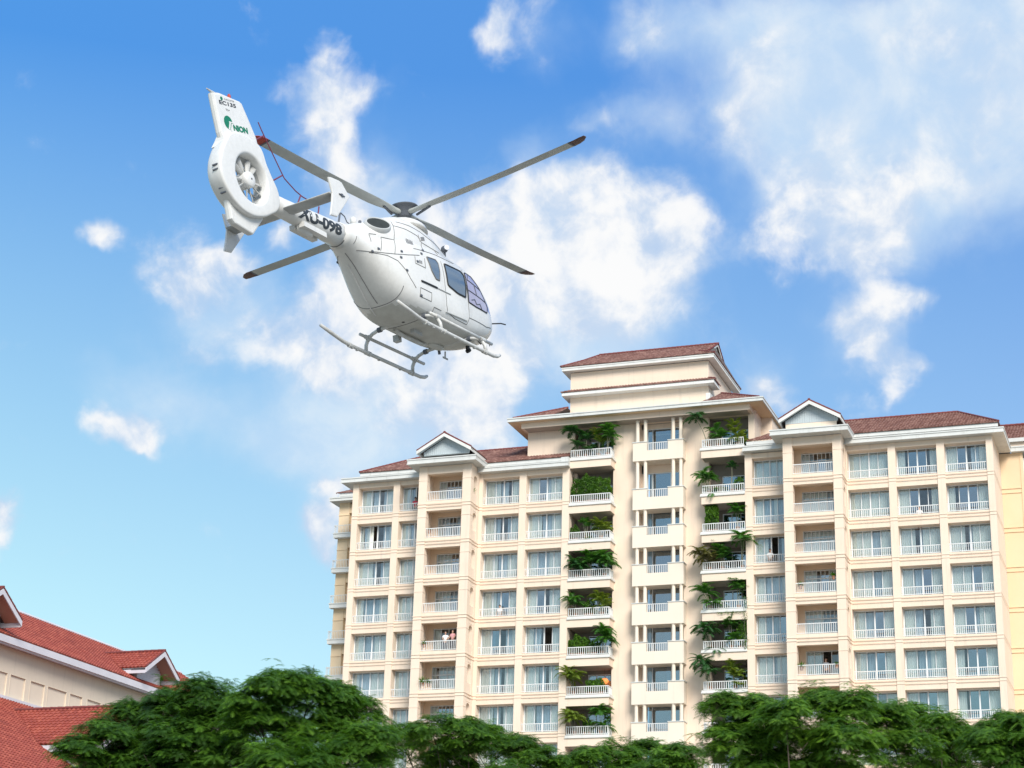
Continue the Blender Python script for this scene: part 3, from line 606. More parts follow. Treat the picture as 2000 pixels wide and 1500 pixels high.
roof_part(hotel, HO, [tile_roof((0, ey0, z0), (1,0,0), sl, kn), tile_roof((0, ey1, z0), (1,0,0), Vector((0, -(yr-ey0), zr-z0)), kn), tile_roof((ex1, 0, z0), (0,1,0), vR, [(0, ey0, ey1), (vR.length, yh, ey1-(yh-ey0))]), tile_roof((ex0, 0, z0), (0,1,0), vL, [(0, ey0, ey1), (vL.length, yl, ey1-(yl-ey0))])],
          [ridge([(gl, yr, zr+.04), (ex1-.85, yr, zr+.04)]), ridge([(ex1, ey0, z0+.04), (ex1-1.75, yh, zh+.04)], .09), ridge([(ex0, ey0, z0+.04), (ex0+1.35, yl, z0+(zr-z0)*hL+.04)], .09), ridge([(ex0+1.35, yl, z0+(zr-z0)*hL+.04), (gl, yr, zr+.04)], .09), ridge([(ex1-.88, yh, zh+.05), (ex1-.88, yr, zr+.05)], .08), ridge([(ex1-.88, ey1-(yh-ey0), zh+.05), (ex1-.88, yr, zr+.05)], .08)], base)
m = MB(); m.prism([(ex1-1.2, yh+.2, zh), (ex1-1.2, yr, zr-.1), (ex1-1.2, ey1-(yh-ey0)-.2, zh)], (.12, 0, 0)); obj('gablet', m, 'trim_white', hotel, HO)
for s in (-1, 1):
    ya = yr+s*(yr-yh); m = MB(); m.prism([(ex1-.95, ya, zh-.02), (ex1-.95, yr, zr-.03), (ex1-.95, yr, zr-.22), (ex1-.95, ya, zh-.2)], (.06, 0, 0)); obj('barge_board', m, 'trim_white', hotel, HO)

# ---- central column of little balconies
for k in range(0, NR+1):
    z1 = 45.25-FH_*(k-1) if k else 49.28; z0b = 43.50-FH_*(k-1) if k else 47.68
    nz = z1-.72
    m = MB(); Y0, Y1 = .3, TY-.003
    m.box(3.25, 7.55, Y0, .5, z0b, nz); m.box(3.25, 4.46, Y0, .5, nz, z1); m.box(6.26, 7.55, Y0, .5, nz, z1)
    m.box(3.25, 3.45, .501, Y1, z0b, z1); m.box(7.35, 7.55, .501, Y1, z0b, z1); m.box(3.45, 7.35, .501, 1.74, z0b, z0b+.2); m.box(4.3, 4.46, .501, .9, nz, z1); m.box(6.26, 6.42, .501, .9, nz, z1)
    bc = obj('balcony', m, 'render_pale', hotel, HO)
    c = MB()
    for a, b_ in ((3.20, 4.50), (6.22, 7.60)): c.box(a, b_, Y0-.05, .95, z1+.003, z1+.07)
    c.box(7.30, 7.60, .951, Y1, z1+.003, z1+.07); c.box(3.2, 3.5, .951, Y1, z1+.003, z1+.07)
    obj('coping', c, 'cornice_white', bc)
    r = MB(); r.box(4.46, 6.26, .34, .40, z1-.10, z1-.05)
    r2 = MB()
    for i in range(11): x = 4.56+i*.16; r2.box(x-.022, x+.022, .35, .39, nz, z1-.10)
    obj('railing', r, 'rail_white', bc); stuff(obj('balusters', r2, 'rail_white', bc))
    ctop = (43.50-FH_*(k-2)-.003 if k > 1 else 47.675) if k else 51.255
    for xc in (3.60, 4.28, 6.66, 7.30):
        c = MB(); rr = .155
        c.loft([[(xc+rr*q*math.cos(a*math.pi/8), .52+rr*q*math.sin(a*math.pi/8), zz_) for a in range(16)] for q, zz_ in ((1.15, z1+.075), (1.15, z1+.13), (1, z1+.15), (.95, ctop-.1), (1.15, ctop-.08), (1.15, ctop))])
        obj('column', c.mesh('column', smooth=False), 'render_pale', hotel, HO)
    codes = ['dddddddddd', 'dcdddddddd', 'sddddddddd', 'ssdddddddd', 'dddddddddd', 'sddddddddd', 'ssddddsdddd', 'dddddddddd', 'ddddddd', 'ddddddd']
    wz = sill(k) if k else 48.3; wt = 47.0-FH_*(k-1) if k else 50.86
    window(4.09, 6.99, 1, codes[k], z0=wz, h=wt-wz, y=1.80, ms=(.16, .70))
m = MB(); m.box(3.5, 7.4, 4.6, 4.8, 10, 51.2)
for k in range(0, NR+1):
    z = (sill(k)-.25) if k else 48.0
    m.box(3.63, 7.2, 2.001, 4.6, z-.2, z)
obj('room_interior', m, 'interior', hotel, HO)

# ---- the two columns of green balconies
def loggia(xa, xb, side):
    """side 'L': overhang at the right end; 'R': overhang at the left end"""
    for k in range(0, NR+1):
        top = 44.38-FH_*(k-1) if k else 48.29
        fb = top-.88
        m = MB(); m.box(xa, xb, 0, 3.4, fb, top-.25)
        b = obj('balcony', m, 'render_cream', hotel, HO)
        c = MB(); xo0, xo1 = (xa, xb+.10) if side == 'L' else (xa-.10, xb)
        c.box(xo0, xo1, -.10, 1.195, top-.247, top-.12); c.box(xo0+(0 if side == 'L' else .03), xo1-(.03 if side == 'L' else 0), -.06, 1.195, top-.119, top)
        if side == 'L': c.box(xa, xb-.2, 1.2, 3.4, top-.247, top)
        else: c.box(xa+.45, xb, 1.2, 3.4, top-.247, top)
        obj('moulding', c, 'trim_white', b)
        cm = MB(); cm.box(xa+.05, xb-.05, .05, 3.4, fb-.012, fb-.003); obj('soffit', cm, 'ceiling', b)
        w = xb-xa-.12
        kk = (round(w, 2), .70)
        if kk not in RLM: RLM[kk] = railing_mesh(w, .70, .175, .048)
        r = obj('railing', RLM[kk][0], 'rail_white', hotel, (xa+.06-5, .02, top)); stuff(obj('balusters', RLM[kk][1], 'rail_white', r))
        e = MB(); xe = xb-.10 if side == 'L' else xa+.06
        e.box(xe, xe+.06, .1, 1.19, top+.64, top+.70)
        for i in range(6): e.box(xe+.01, xe+.05, .22+i*.17, .26+i*.17, top, top+.64)
        obj('railing', e, 'rail_white', hotel, HO)
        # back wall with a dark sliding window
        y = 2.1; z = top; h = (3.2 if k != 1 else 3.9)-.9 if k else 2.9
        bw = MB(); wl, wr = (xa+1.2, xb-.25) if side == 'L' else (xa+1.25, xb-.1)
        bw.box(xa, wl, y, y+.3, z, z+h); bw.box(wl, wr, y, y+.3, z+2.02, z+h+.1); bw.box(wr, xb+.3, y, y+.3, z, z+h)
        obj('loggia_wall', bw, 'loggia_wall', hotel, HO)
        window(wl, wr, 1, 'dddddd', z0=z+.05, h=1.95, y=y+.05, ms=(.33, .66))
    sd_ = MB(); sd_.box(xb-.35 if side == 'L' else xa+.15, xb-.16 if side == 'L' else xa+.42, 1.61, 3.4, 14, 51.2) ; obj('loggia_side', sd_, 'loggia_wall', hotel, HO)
    it = MB(); it.box(xa, xb+.3, 3.42, 3.6, 14, 51); obj('room_interior', it, 'interior', hotel, HO)
loggia(-2.148, 1.46, 'L'); loggia(9.14, 12.757, 'R')
m = MB(); m.box(12.757, 13.3, -.003, 1.19, 47.41, 47.54); obj('wall', m, 'render_cream', hotel, HO)

# ---- rear wing at the far right and far left
m = MB(); m.box(32.35, 33.92, 5.25, 5.6, 0, 47.5); m.box(32.12, 32.33, 1.301, 5.25, 0, 47.5); m.box(33.92, 34.15, 5.2, 5.6, 0, 47.5); m.box(36.5, 46, 5.25, 5.6, 0, 47.5)
for k in range(1, NR+1): m.box(34.15, 36.5, 5.3, 5.6, sill(k)-.86, sill(k))
obj('rear_wing_wall', m, 'render_peach', hotel, HO)
m = MB(); m.box(32.331, 32.345, -.0, 5.2, 0, 47.5); obj('side_wall', m, 'render_cream', hotel, HO)
for k in range(1, NR+1):
    m = MB(); 
    for dz in (-.10, -.46): m.box(32.36, 33.9, 5.19, 5.249, sill(k)+dz-.08, sill(k)+dz)
    obj('string_course', m, 'render_peach', hotel, HO); window(34.15, 36.5, k, 'ccsssccc', y=5.4) if k < NR else None
m = MB(); m.box(34.1, 36.6, 7.5, 7.7, 14, 47); obj('room_interior', m, 'interior', hotel, HO)
m = MB(); m.box(-25.70, -24.7, 5.3, 5.7, 0, 47.55); m.box(-24.7, -21.9, 5.7, 6.2, 0, 47.55); m.box(-25.7, -25.4, 5.701, 9, 0, 47.5)
for k in range(0, NR+1): m.box(-24.699, -24.3, 5.35, 5.699, sill(k)+1.8, sill(k)+2.6) if k else None
obj('rear_wing_wall', m, 'render_peach', hotel, HO)
cornice('cornice', gutter(-26.35, -21.96, 4.55, 9.5, 47.50, 47.85)); cornice('fascia', [(-25.6, -21.96, 4.9, 5.0, 48.0, 48.28)])
cornice('eaves_painted_shade', [(-25.3, -21.97, 5.15, 5.3, 47.86, 48.2)], 'shade_black')  # near-black strip stands in for the shade under these eaves
b = MB().add([(-25.8, 4.85, 48.28), (-21.4, 4.85, 48.28), (-21.4, 8, 49.8), (-23.2, 8, 49.8)], [(0,1,2,3)])
roof_part(hotel, HO, [tile_roof((0, 4.8, 48.32), (1,0,0), (0, cs_, sn_), [(0, -25.9, -21.5), (1.6, -24.6, -21.5), (3.2, -23.2, -21.5)])], [], b)
for k in range(1, NR+1):
    z = sill(k)-.58
    m = MB(); m.box(-25.88, -21.96, 4.75, 5.299, z, z+.34); m.box(-25.93, -21.96, 4.70, 5.299, z+.341, z+.43); bb = obj('balcony', m, 'trim_white', hotel, HO)
    r = MB(); r.box(-25.86, -21.96, 4.78, 4.83, z+1.10, z+1.15); r.box(-25.86, -25.81, 4.831, 5.3, z+1.10, z+1.15); obj('railing', r, 'rail_white', bb)
    r = MB()
    for i in range(26): r.box(-25.85+i*.155, -25.82+i*.155, 4.79, 4.82, z+.43, z+1.10)
    for i in range(2): r.box(-25.85, -25.82, 4.95+i*.15, 4.98+i*.15, z+.43, z+1.10)
    stuff(obj('balusters', r, 'rail_white', bb))
    m = MB(); m.box(-25.73, -24.68, 5.25, 5.299, z+2.15, z+2.22); obj('string_course', m, 'render_peach', hotel, HO)
# ------------------------------------------------------------------ low red-roofed building at the left
lb = tag(empty('low_building', (-10, -60, 0)), 'cream low building with bright red tiled roofs and white dormer gables at the left', 'building')
LO = (10, 60, 0)
YA, YB = -84, -39.5
m = MB(); m.box(-20, -10.06, YA, YB, 0, 20.0); wl_ = obj('wall', m, 'panel_left', lb, LO)
panels = [(-68.2, -66.9), (-66.4, -64.32), (-64.10, -62.73), (-62.33, -60.98), (-60.75, -58.95), (-58.68, -57.43), (-56.99, -55.61), (-55.48, -53.93), (-53.7, -52.2), (-51.9, -50.4)]
m = MB(); m.box(-10.057, -9.99, YA, YB, 18.47, 19.72)
ys = [YA]+[v for p in panels for v in p]+[YB]
for i in range(0, len(ys), 2): m.box(-10.057, -9.99, ys[i], ys[i+1], 17.3, 18.47)
obj('wall_frame', m, 'wall_left', lb, LO)
for a, b in panels:
    m = MB(); m.box(-10.055, -9.975, a, a+.03, 17.3, 18.47); m.box(-10.055, -9.975, b-.03, b, 17.3, 18.47); m.box(-10.055, -9.975, a+.03, b-.03, 18.44, 18.47); obj('panel_moulding', m, 'wall_left', lb, LO)
m = MB(); m.box(-10.05, -9.86, YA, YB, 17.12, 17.3); obj('flashing', m, 'fascia_left', lb, LO)
SU = .6; cu_, su_ = 1/math.hypot(1, SU), SU/math.hypot(1, SU)
XE, ZE, XR = -9.35, 20.1, -14.6; ZR = ZE+SU*(XE-XR); LU = (XE-XR)/cu_
base = MB(); base.prism([(XE, YA, ZE-.06), (XR, YA, ZR-.06), (2*XR-XE, YA, ZE-.06)], (0, YB-YA, 0))
upper = roof_part(lb, LO, [tile_roof((XE, 0, ZE), (0,1,0), (-cu_, 0, su_), [(0, -76, YB), (LU, -76, YB)], tw=.24, th=.30)], [], base, 'tile_left')
m = MB(); m.tube([(XR, YA, ZR+.03), (XR, YB, ZR+.03)], .11, 8); obj('ridge_cap', m, 'fascia_left', upper)
m = MB(); m.box(-9.42, -9.30, YA, YB, 19.70, 20.04); m.box(-9.46, -9.421, YA, YB, 19.62, 19.75); obj('fascia', m, 'fascia_left', lb, LO)
m = MB(); m.box(-9.985, -9.47, YA, YB, 19.74, 19.80); obj('soffit', m, 'fascia_left', lb, LO)
# lower roof
XL0, ZL0 = -9.86, 17.12; XL1 = 1.0; LL = (XL1-XL0)/cu_
base = MB(); base.prism([(XL0, YA, ZL0-.07), (XL1, YA, ZL0-SU*(XL1-XL0)-.07), (XL0, YA, ZL0-SU*(XL1-XL0)-.07)], (0, YB-YA, 0))
lower = roof_part(lb, LO, [tile_roof((XL1, 0, ZL0-SU*(XL1-XL0)), (0,1,0), (-cu_, 0, su_), [(0, -78, -56), (LL, -78, -56)], tw=.24, th=.30)], [], base, 'tile_left')
m = MB(); m.box(-9.5, .6, -80, -40, 0, 10.5); obj('wall', m, 'wall_left', lb, LO)
# big lower dormer roof, ridge pointing out of the building
RY, RZ, EY, EZ = -65.3, 16.39, -68.5, 14.2; XG = -1.6
sd2 = Vector((0, EY-RY, EZ-RZ)); Ld = sd2.length
xv = lambda z: XL0+(ZL0-z)/SU
base = MB(); base.prism([(XG+.02, EY, EZ-.08), (XG+.02, RY, RZ-.08), (XG+.02, 2*RY-EY, EZ-.08), (XG+.02, 2*RY-EY, EZ-.2), (XG+.02, RY, RZ-.2), (XG+.02, EY, EZ-.2)], (-6.6, 0, 0))
dl = roof_part(lb, LO, [tile_roof((0, EY, EZ), (1,0,0), -sd2, [(0, xv(EZ), XG), (Ld, xv(RZ), XG)], tw=.24, th=.30), tile_roof((0, 2*RY-EY, EZ), (1,0,0), Vector((0, sd2.y, -sd2.z)), [(0, xv(EZ), XG), (Ld, xv(RZ), XG)], tw=.24, th=.30)],
               [ridge([(xv(RZ)-.1, RY, RZ+.03), (XG, RY, RZ+.03)], .10), ridge([(XG, EY, EZ+.03), (XG, RY, RZ+.03)], .08)], base, 'tile_left')
m = MB(); m.box(xv(EZ)+.25, XG, EY-.03, EY+.05, EZ-.38, EZ-.08); obj('fascia', m, 'fascia_left', lb, LO)
m = MB(); m.box(xv(EZ-.3), XG-.5, EY+.6, EY+.7, 11, EZ-.2); obj('dormer_side_wall', m, 'render_peach', lb, LO)
m = MB(); m.prism([(xv(13.9), EY+.5, 14.0), (xv(13.9)+2.2, EY+.5, 14.0-1.32), (xv(13.9)+2.2, EY+.5, 13.74-1.32), (xv(13.9), EY+.5, 13.74)], (0, .08, 0)); obj('flashing', m, 'fascia_left', lb, LO)
for s in (-1, 1):
    ya = RY+s*(RY-EY); m = MB(); m.prism([(XG+.0, ya, EZ-.05), (XG, RY, RZ-.05), (XG, RY, RZ-.35), (XG, ya, EZ-.35)], (.07, 0, 0)); obj('barge_board', m, 'fascia_left', lb, LO)
m = MB(); m.prism([(XG-.7, EY+.6, 11), (XG-.7, EY+.6, EZ+.2), (XG-.7, RY, RZ-.22), (XG-.7, 2*RY-EY-.6, EZ+.2), (XG-.7, 2*RY-EY-.6, 11)], (-.1, 0, 0)); obj('gable_wall', m, 'siding_left', lb, LO)
# upper dormers
def dormer(yc):
    za, ze, hw, xf = 22.08, 20.85, 1.85, -8.85
    x_v = lambda z: XE-(z-ZE)/SU
    vs = Vector((0, -hw, ze-za)); Lv = vs.length
    base = MB(); base.prism([(xf-.03, yc-hw, ze-.07), (xf-.03, yc, za-.07), (xf-.03, yc+hw, ze-.07), (xf-.03, yc+hw, ze-.13), (xf-.03, yc, za-.13), (xf-.03, yc-hw, ze-.13)], (-1.9, 0, 0))
    T = [tile_roof((0, yc-hw, ze), (1,0,0), (0, hw, za-ze), [(0, x_v(ze), xf), (Lv, x_v(za), xf)], tw=.24, th=.30), tile_roof((0, yc+hw, ze), (1,0,0), (0, -hw, za-ze), [(0, x_v(ze), xf), (Lv, x_v(za), xf)], tw=.24, th=.30)]
    r = roof_part(lb, LO, T, [ridge([(x_v(za)-.1, yc, za+.04), (xf, yc, za+.04)], .09), ridge([(xf, yc+hw, ze+.03), (xf, yc, za+.03)], .075), ridge([(xf, yc-hw, ze+.03), (xf, yc, za+.03)], .05)], base, 'tile_left', 'dormer_roof')
    for s in (-1, 1):
        m = MB(); m.prism([(xf-.02, yc+s*hw, ze-.04), (xf-.02, yc, za-.04), (xf-.02, yc, za-.31), (xf-.02, yc+s*hw, ze-.31)], (.06, 0, 0)); obj('barge_board', m, 'fascia_left', lb, LO)
        m = MB(); m.box(x_v(ze)+.3, xf-.02, min(yc+s*hw, yc+s*(hw-.07)), max(yc+s*hw, yc+s*(hw-.07)), ze-.34, ze-.06); obj('fascia', m, 'fascia_left', lb, LO)
        m = MB(); m.prism([(xf-.03, yc+s*hw, ze-.14), (xf-.03, yc, za-.14), (xf-.03, yc, za-.17), (xf-.03, yc+s*hw, ze-.17)], (-.9, 0, 0)); obj('soffit', m, 'soffit_red', lb, LO)
    gw = MB(); gw.prism([(-9.75, yc-1.25, 19.9), (-9.75, yc-1.25, ze+.15), (-9.75, yc, za-.2), (-9.75, yc+1.25, ze+.15), (-9.75, yc+1.25, 19.9)], (-.12, 0, 0)); gw.box(-12, -9.88, yc-1.25, yc-1.15, 20.0, ze+.2); gw.box(-12, -9.88, yc+1.15, yc+1.25, 20.0, ze+.2)
    g_ = obj('dormer_wall', gw, 'siding_left', lb, LO)
    for i in range(14):
        z = 20.2+i*.125; hwz = min(1.25, (za-.25-z)/.66)
        if hwz < .1: break
        m = MB(); m.box(-9.749, -9.725, yc-hwz, yc+hwz, z, z+.105); obj('board', m, 'siding_left', g_)
dormer(-51.4); dormer(-67.15)

# ------------------------------------------------------------------ trees
def tuft_template(nf, nl=8, seed=0):
    r = np.random.default_rng(seed); V = []; F = []
    for i in range(nf):
        a = 2*np.pi*(i+r.uniform(-.3, .3))/nf; e = r.uniform(-.05, .55); Lf = r.uniform(.75, 1.05)
        d = np.array([np.cos(a), np.sin(a), 0]); s = np.array([-np.sin(a), np.cos(a), 0])
        def P(t): return d*Lf*t*(1-.12*t)*np.cos(e*.6)+np.array([0, 0, Lf*(np.sin(e)*t-.36*t*t)])
        for j in range(nl):
            t = .18+.82*j/(nl-1); w = .25*Lf*(1-.75*abs(t-.5)**1.3)*(1.0 if t < .95 else .5); tw = r.uniform(-.12, .05)
            for sg in (-1, 1):
                p0, p1 = P(t-.034), P(t+.034); tip = P(t)+s*sg*w+d*w*.30+np.array([0, 0, -w*.32+tw*w]); o = len(V)
                V += [p0, p1, tip]; F.append((o, o+1, o+2))
    return np.array(V), np.array(F)
TPL = [tuft_template(nf, 8, s) for nf, s in ((5, 1), (6, 2), (7, 3), (5, 4), (6, 5), (4, 6))]
def tree(label, lobes, mname, scale=.62, dens=1.0, group='trees in front of the hotel', base=None):
    C = np.array([l[:3] for l in lobes]); Rr = np.array([l[3] for l in lobes])
    pos = []; nor = []; dep = []
    for c, r in zip(C, Rr):
        nm = int(26*max(1, r)); 
        for _ in range(nm):          # clumps of sprays carried by the ends of the branches
            d0 = rng.normal(size=3); d0 /= np.linalg.norm(d0)
            if d0[2] < -.35: d0[2] *= -1
            cc = c+d0*r*rng.uniform(.62, .98)*np.array([1, 1, .85]); rr = r**.5*rng.uniform(.15, .42)
            n = int(dens*58*rr*rr/(scale/.62)**2)+3
            d = rng.normal(size=(n*2, 3)); d /= np.linalg.norm(d, axis=1)[:, None]; d = d[d[:, 2] > -.25][:n]
            p = cc+d*(rr*rng.uniform(.45, 1.05, len(d)))[:, None]*np.array([1.1, 1.1, .8])
            pos.append(p); nor.append(d*.6+d0*.5); dep.append(np.full(len(d), rng.uniform(0, 1)))
        n = int(dens*60*r*r); d = rng.normal(size=(n, 3)); d /= np.linalg.norm(d, axis=1)[:, None]; pos.append(c+d*(r*rng.uniform(.3, 1.0, n))[:, None]*np.array([1, 1, .85])); nor.append(d); dep.append(np.zeros(n))
    for c, r in zip(C, Rr):          # long shoots that make the outline ragged
        for _ in range(int(5*r)):
            d0 = rng.normal(size=3); d0[2] = abs(d0[2])*.9+.1; d0 /= np.linalg.norm(d0); m_ = rng.integers(3, 7)
            tt_ = np.linspace(.9, rng.uniform(1.12, 1.38), m_)[:, None]; pos.append(c+d0*r*tt_*np.array([1, 1, .88])+rng.normal(size=(m_, 3))*.05); nor.append(np.tile(d0, (m_, 1))); dep.append(np.full(m_, rng.uniform(.2, .9)))
    dep = np.concatenate(dep)
    pos = np.concatenate(pos); nor = np.concatenate(nor); n = len(pos)
    V = []; F = []; T = []; o = 0
    for i in range(n):
        tv, tf = TPL[rng.integers(len(TPL))]; sc = scale*rng.uniform(.5, 1.2)
        up = nor[i]*.38+np.array([0, 0, .9])+rng.normal(size=3)*.14; up /= np.linalg.norm(up)
        a = rng.normal(size=3); a -= up*(a@up); a /= np.linalg.norm(a); b = np.cross(up, a)
        v = tv@np.stack([a, b, up])*sc+pos[i]
        V.append(v); F.append(tf+o); o += len(v); tt = (rng.uniform(.6, 1.0) if rng.random() < .20 else rng.uniform(0, .28))*.8+.25*dep[i]**2; T.append(np.clip(tt+.25*np.linalg.norm(tv[:, :2], axis=1)-.12, 0, 1))  # tint varies by spray, and paints in highlights and deep-crown shade
    if base is None: base = (float(C[:, 0].mean()), float(C[:, 1].mean()), 0)
    root = tag(empty('tree', base), label, 'tree', group); B = np.array(base)
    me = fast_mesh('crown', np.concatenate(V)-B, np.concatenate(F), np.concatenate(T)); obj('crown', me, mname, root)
    t = MB(); top = C.mean(axis=0)-B; zl = float((C[:, 2]-Rr).min())
    fork = Vector((top[0]*.4, top[1]*.4, max(2.5, zl*.62)))
    t.tube([(0, 0, 0), (fork.x*.4+.1, fork.y*.4, fork.z*.5), tuple(fork)], [.34, .27, .22], 10)
    obj('trunk', t.mesh('trunk', smooth=True), 'bark', root)
    for c, r in zip(C-B, Rr):
        e = Vector(c); mid = fork.lerp(e, .5)+Vector((rng.uniform(-.4, .4), rng.uniform(-.4, .4), .3)); br = MB()
        br.tube([tuple(fork), tuple(mid), tuple(e)], [.09, .05, .02], 7)
        for q in range(5):
            d = rng.normal(size=3); d[2] = abs(d[2])*.8; d /= np.linalg.norm(d); s0 = mid.lerp(e, rng.uniform(.3, 1)); br.tube([tuple(s0), tuple(s0+Vector(d)*r*.5), tuple(s0+Vector(d+np.array([0, 0, .2]))*r*.92)], [.028, .018, .008], 5)
        obj('branch', br.mesh('branch', smooth=True), 'bark', root)
    return root
tree('big dark green feathery tree in front of the red-roofed building at the left', [(3.11, -77.70, 12.10, 0.94), (3.52, -76.57, 12.83, 1.08), (3.07, -73.67, 13.88, 1.26), (4.83, -73.84, 14.36, 1.33), (7.24, -75.16, 14.49, 1.34), (7.49, -73.16, 14.05, 1.18), (4.76, -74.45, 11.86, 2.05), (7.85, -74.46, 11.80, 2.01), (2.40, -74.46, 11.38, 1.39), (6.65, -75.39, 12.51, 1.79), (3.97, -75.42, 11.12, 1.82)], 'leaf_dark', 0.52, 1)
tree('tall feathery tree with bright tips at the left corner of the hotel', [(10.58, -76.73, 13.93, 1.18), (11.43, -76.75, 14.60, 1.11), (12.10, -75.58, 14.54, 1.21), (12.82, -74.42, 14.31, 1.17), (13.25, -73.07, 13.90, 1.15), (15.27, -75.69, 12.56, 0.93), (10.62, -75.99, 12.93, 1.73), (12.35, -74.87, 12.66, 1.84), (14.65, -75.93, 11.85, 1.48), (12.84, -78.35, 10.78, 1.87)], 'leaf_mid', 0.52, 1)
tree('broad fine-leaved tree below the left bay of the hotel', [(7.09, -53.83, 15.88, 1.53), (9.75, -56.23, 15.89, 1.40), (11.26, -55.55, 15.83, 1.40), (11.36, -52.54, 15.97, 1.38), (12.98, -53.51, 15.33, 1.31), (14.38, -53.59, 14.78, 1.25), (9.68, -53.80, 14.34, 1.93), (13.34, -56.21, 13.33, 1.59), (14.64, -52.31, 14.19, 1.10)], 'leaf_mid', 0.44, 1)
tree('low airy tree below the middle of the hotel, lowest crown of the row', [(14.29, -48.84, 15.13, 1.14), (15.72, -49.81, 15.43, 1.12), (16.18, -46.80, 16.06, 1.27), (17.43, -45.08, 16.39, 1.22), (19.99, -47.98, 15.81, 1.24), (16.87, -46.74, 14.88, 1.72), (19.49, -47.66, 14.71, 1.70)], 'leaf_mid', 0.48, 0.8)
tree('wide flat-topped feathery tree below the right plant balconies', [(25.22, -59.47, 16.07, 1.13), (26.59, -59.25, 16.11, 1.13), (28.42, -61.33, 15.53, 1.15), (29.41, -58.14, 16.40, 1.19), (30.90, -58.71, 16.16, 1.22), (25.83, -59.62, 14.49, 1.62), (27.92, -58.49, 14.38, 1.85), (30.49, -59.90, 14.33, 1.69), (27.06, -58.97, 13.08, 1.72), (29.62, -57.87, 13.17, 1.74)], 'leaf_bright', 0.56, 0.95)
tree('feathery tree below the right wing windows, second crown from the right edge', [(31.97, -56.17, 16.09, 1.11), (32.72, -52.44, 16.52, 1.20), (34.22, -54.45, 15.83, 1.12), (35.29, -53.90, 15.27, 1.18), (32.56, -55.87, 14.53, 1.66), (34.22, -52.97, 13.97, 1.56)], 'leaf_bright', 0.56, 0.9)
tree('feathery tree cut off by the right edge of the photo', [(37.15, -63.66, 13.68, 0.91), (37.58, -60.82, 14.61, 1.04), (38.91, -63.58, 14.27, 1.14), (39.79, -62.13, 14.09, 1.39), (37.97, -63.06, 12.95, 1.38), (39.48, -61.91, 12.67, 1.63)], 'leaf_mid', 0.56, 1)

# ------------------------------------------------------------------ balcony plants
def frond_mesh(seed, L=1.15, arch=.75, n=17, wl=.27):
    r = random.Random(seed); V = []; F = []
    def P(t): return Vector((L*t*(1-.18*t), 0, L*(.62*t-arch*t*t)))
    for i in range(10):
        a, b = P(i/10), P((i+1)/10); o = len(V); w = .009*(1-i/13)
        V += [a+Vector((0, -w, 0)), a+Vector((0, w, 0)), b+Vector((0, w, 0)), b+Vector((0, -w, 0))]; F.append((o, o+1, o+2, o+3))
    for j in range(n):
        t = .16+.84*j/(n-1); w = wl*math.sin(math.pi*min(1, .25+t*.72))**.6+.02
        for s in (-1, 1):
            p0, p1 = P(t-.034), P(min(1, t+.034)); d = (P(min(1, t+.05))-P(t-.05)).normalized()
            tip = P(t)+Vector((0, s*w*.85, 0))+d*w*.55+Vector((0, 0, -w*.35+r.uniform(-.05, .03))); o = len(V)
            V += [p0, p1, tip]; F.append((o, o+1, o+2))
    me = bpy.data.meshes.new('frond'); me.from_pydata([tuple(v) for v in V], [], F); me.update(); return me
FR = {}
def fronds(kind, mname):
    k = (kind, mname)
    if k not in FR: 
        FR[k] = [frond_mesh(s, *{'palm': (.95, .62), 'arch': (1.1, .85), 'up': (.8, .35)}[kind]) for s in range(3)]
        for me in FR[k]: me.materials.append(MATS[mname])
    return FR[k]
PG = 'potted plants on the green balconies'
def palm(loc, h, label, nf=9, kind='palm', mname='palm_green', scale=1.2, stems=2, lean=(0, 0), name='potted_palm'):
    root = tag(empty(name, loc), label, 'plant', PG)
    p = MB(); p.loft([[(q*math.cos(a*math.pi/6), q*math.sin(a*math.pi/6), z) for a in range(12)] for q, z in ((.13, 0), (.18, .30), (.20, .31), (.20, .36), (.15, .36), (.14, .32))]); obj('pot', p, 'pot', root)
    for s in range(stems):
        hs = (h+.18)*(1.15-.45*s*random.random()); x = lean[0]*hs+(s-.5*(stems-1))*.22; y = lean[1]*hs
        t = MB(); t.tube([(x*.1, y*.1, .3), (x*.5, y*.5, hs*.6), (x, y, hs)], [.035, .028, .02], 6); obj('stem', t, 'stem', root)
        n = max(8, int(nf*2.4)//stems+1)
        for i in range(n):
            a = 2*math.pi*(i+random.uniform(-.3, .3))/n+s; el = random.uniform(-.95, .15)
            me = random.choice(fronds(kind, mname)); o = bpy.data.objects.new('frond', me); COL.objects.link(o); o.parent = root
            o.location = (x, y, hs); o.rotation_euler = (random.uniform(-.3, .3), el, a); sc = scale*random.uniform(.8, 1.1); o.scale = (sc, sc, sc)
    return root
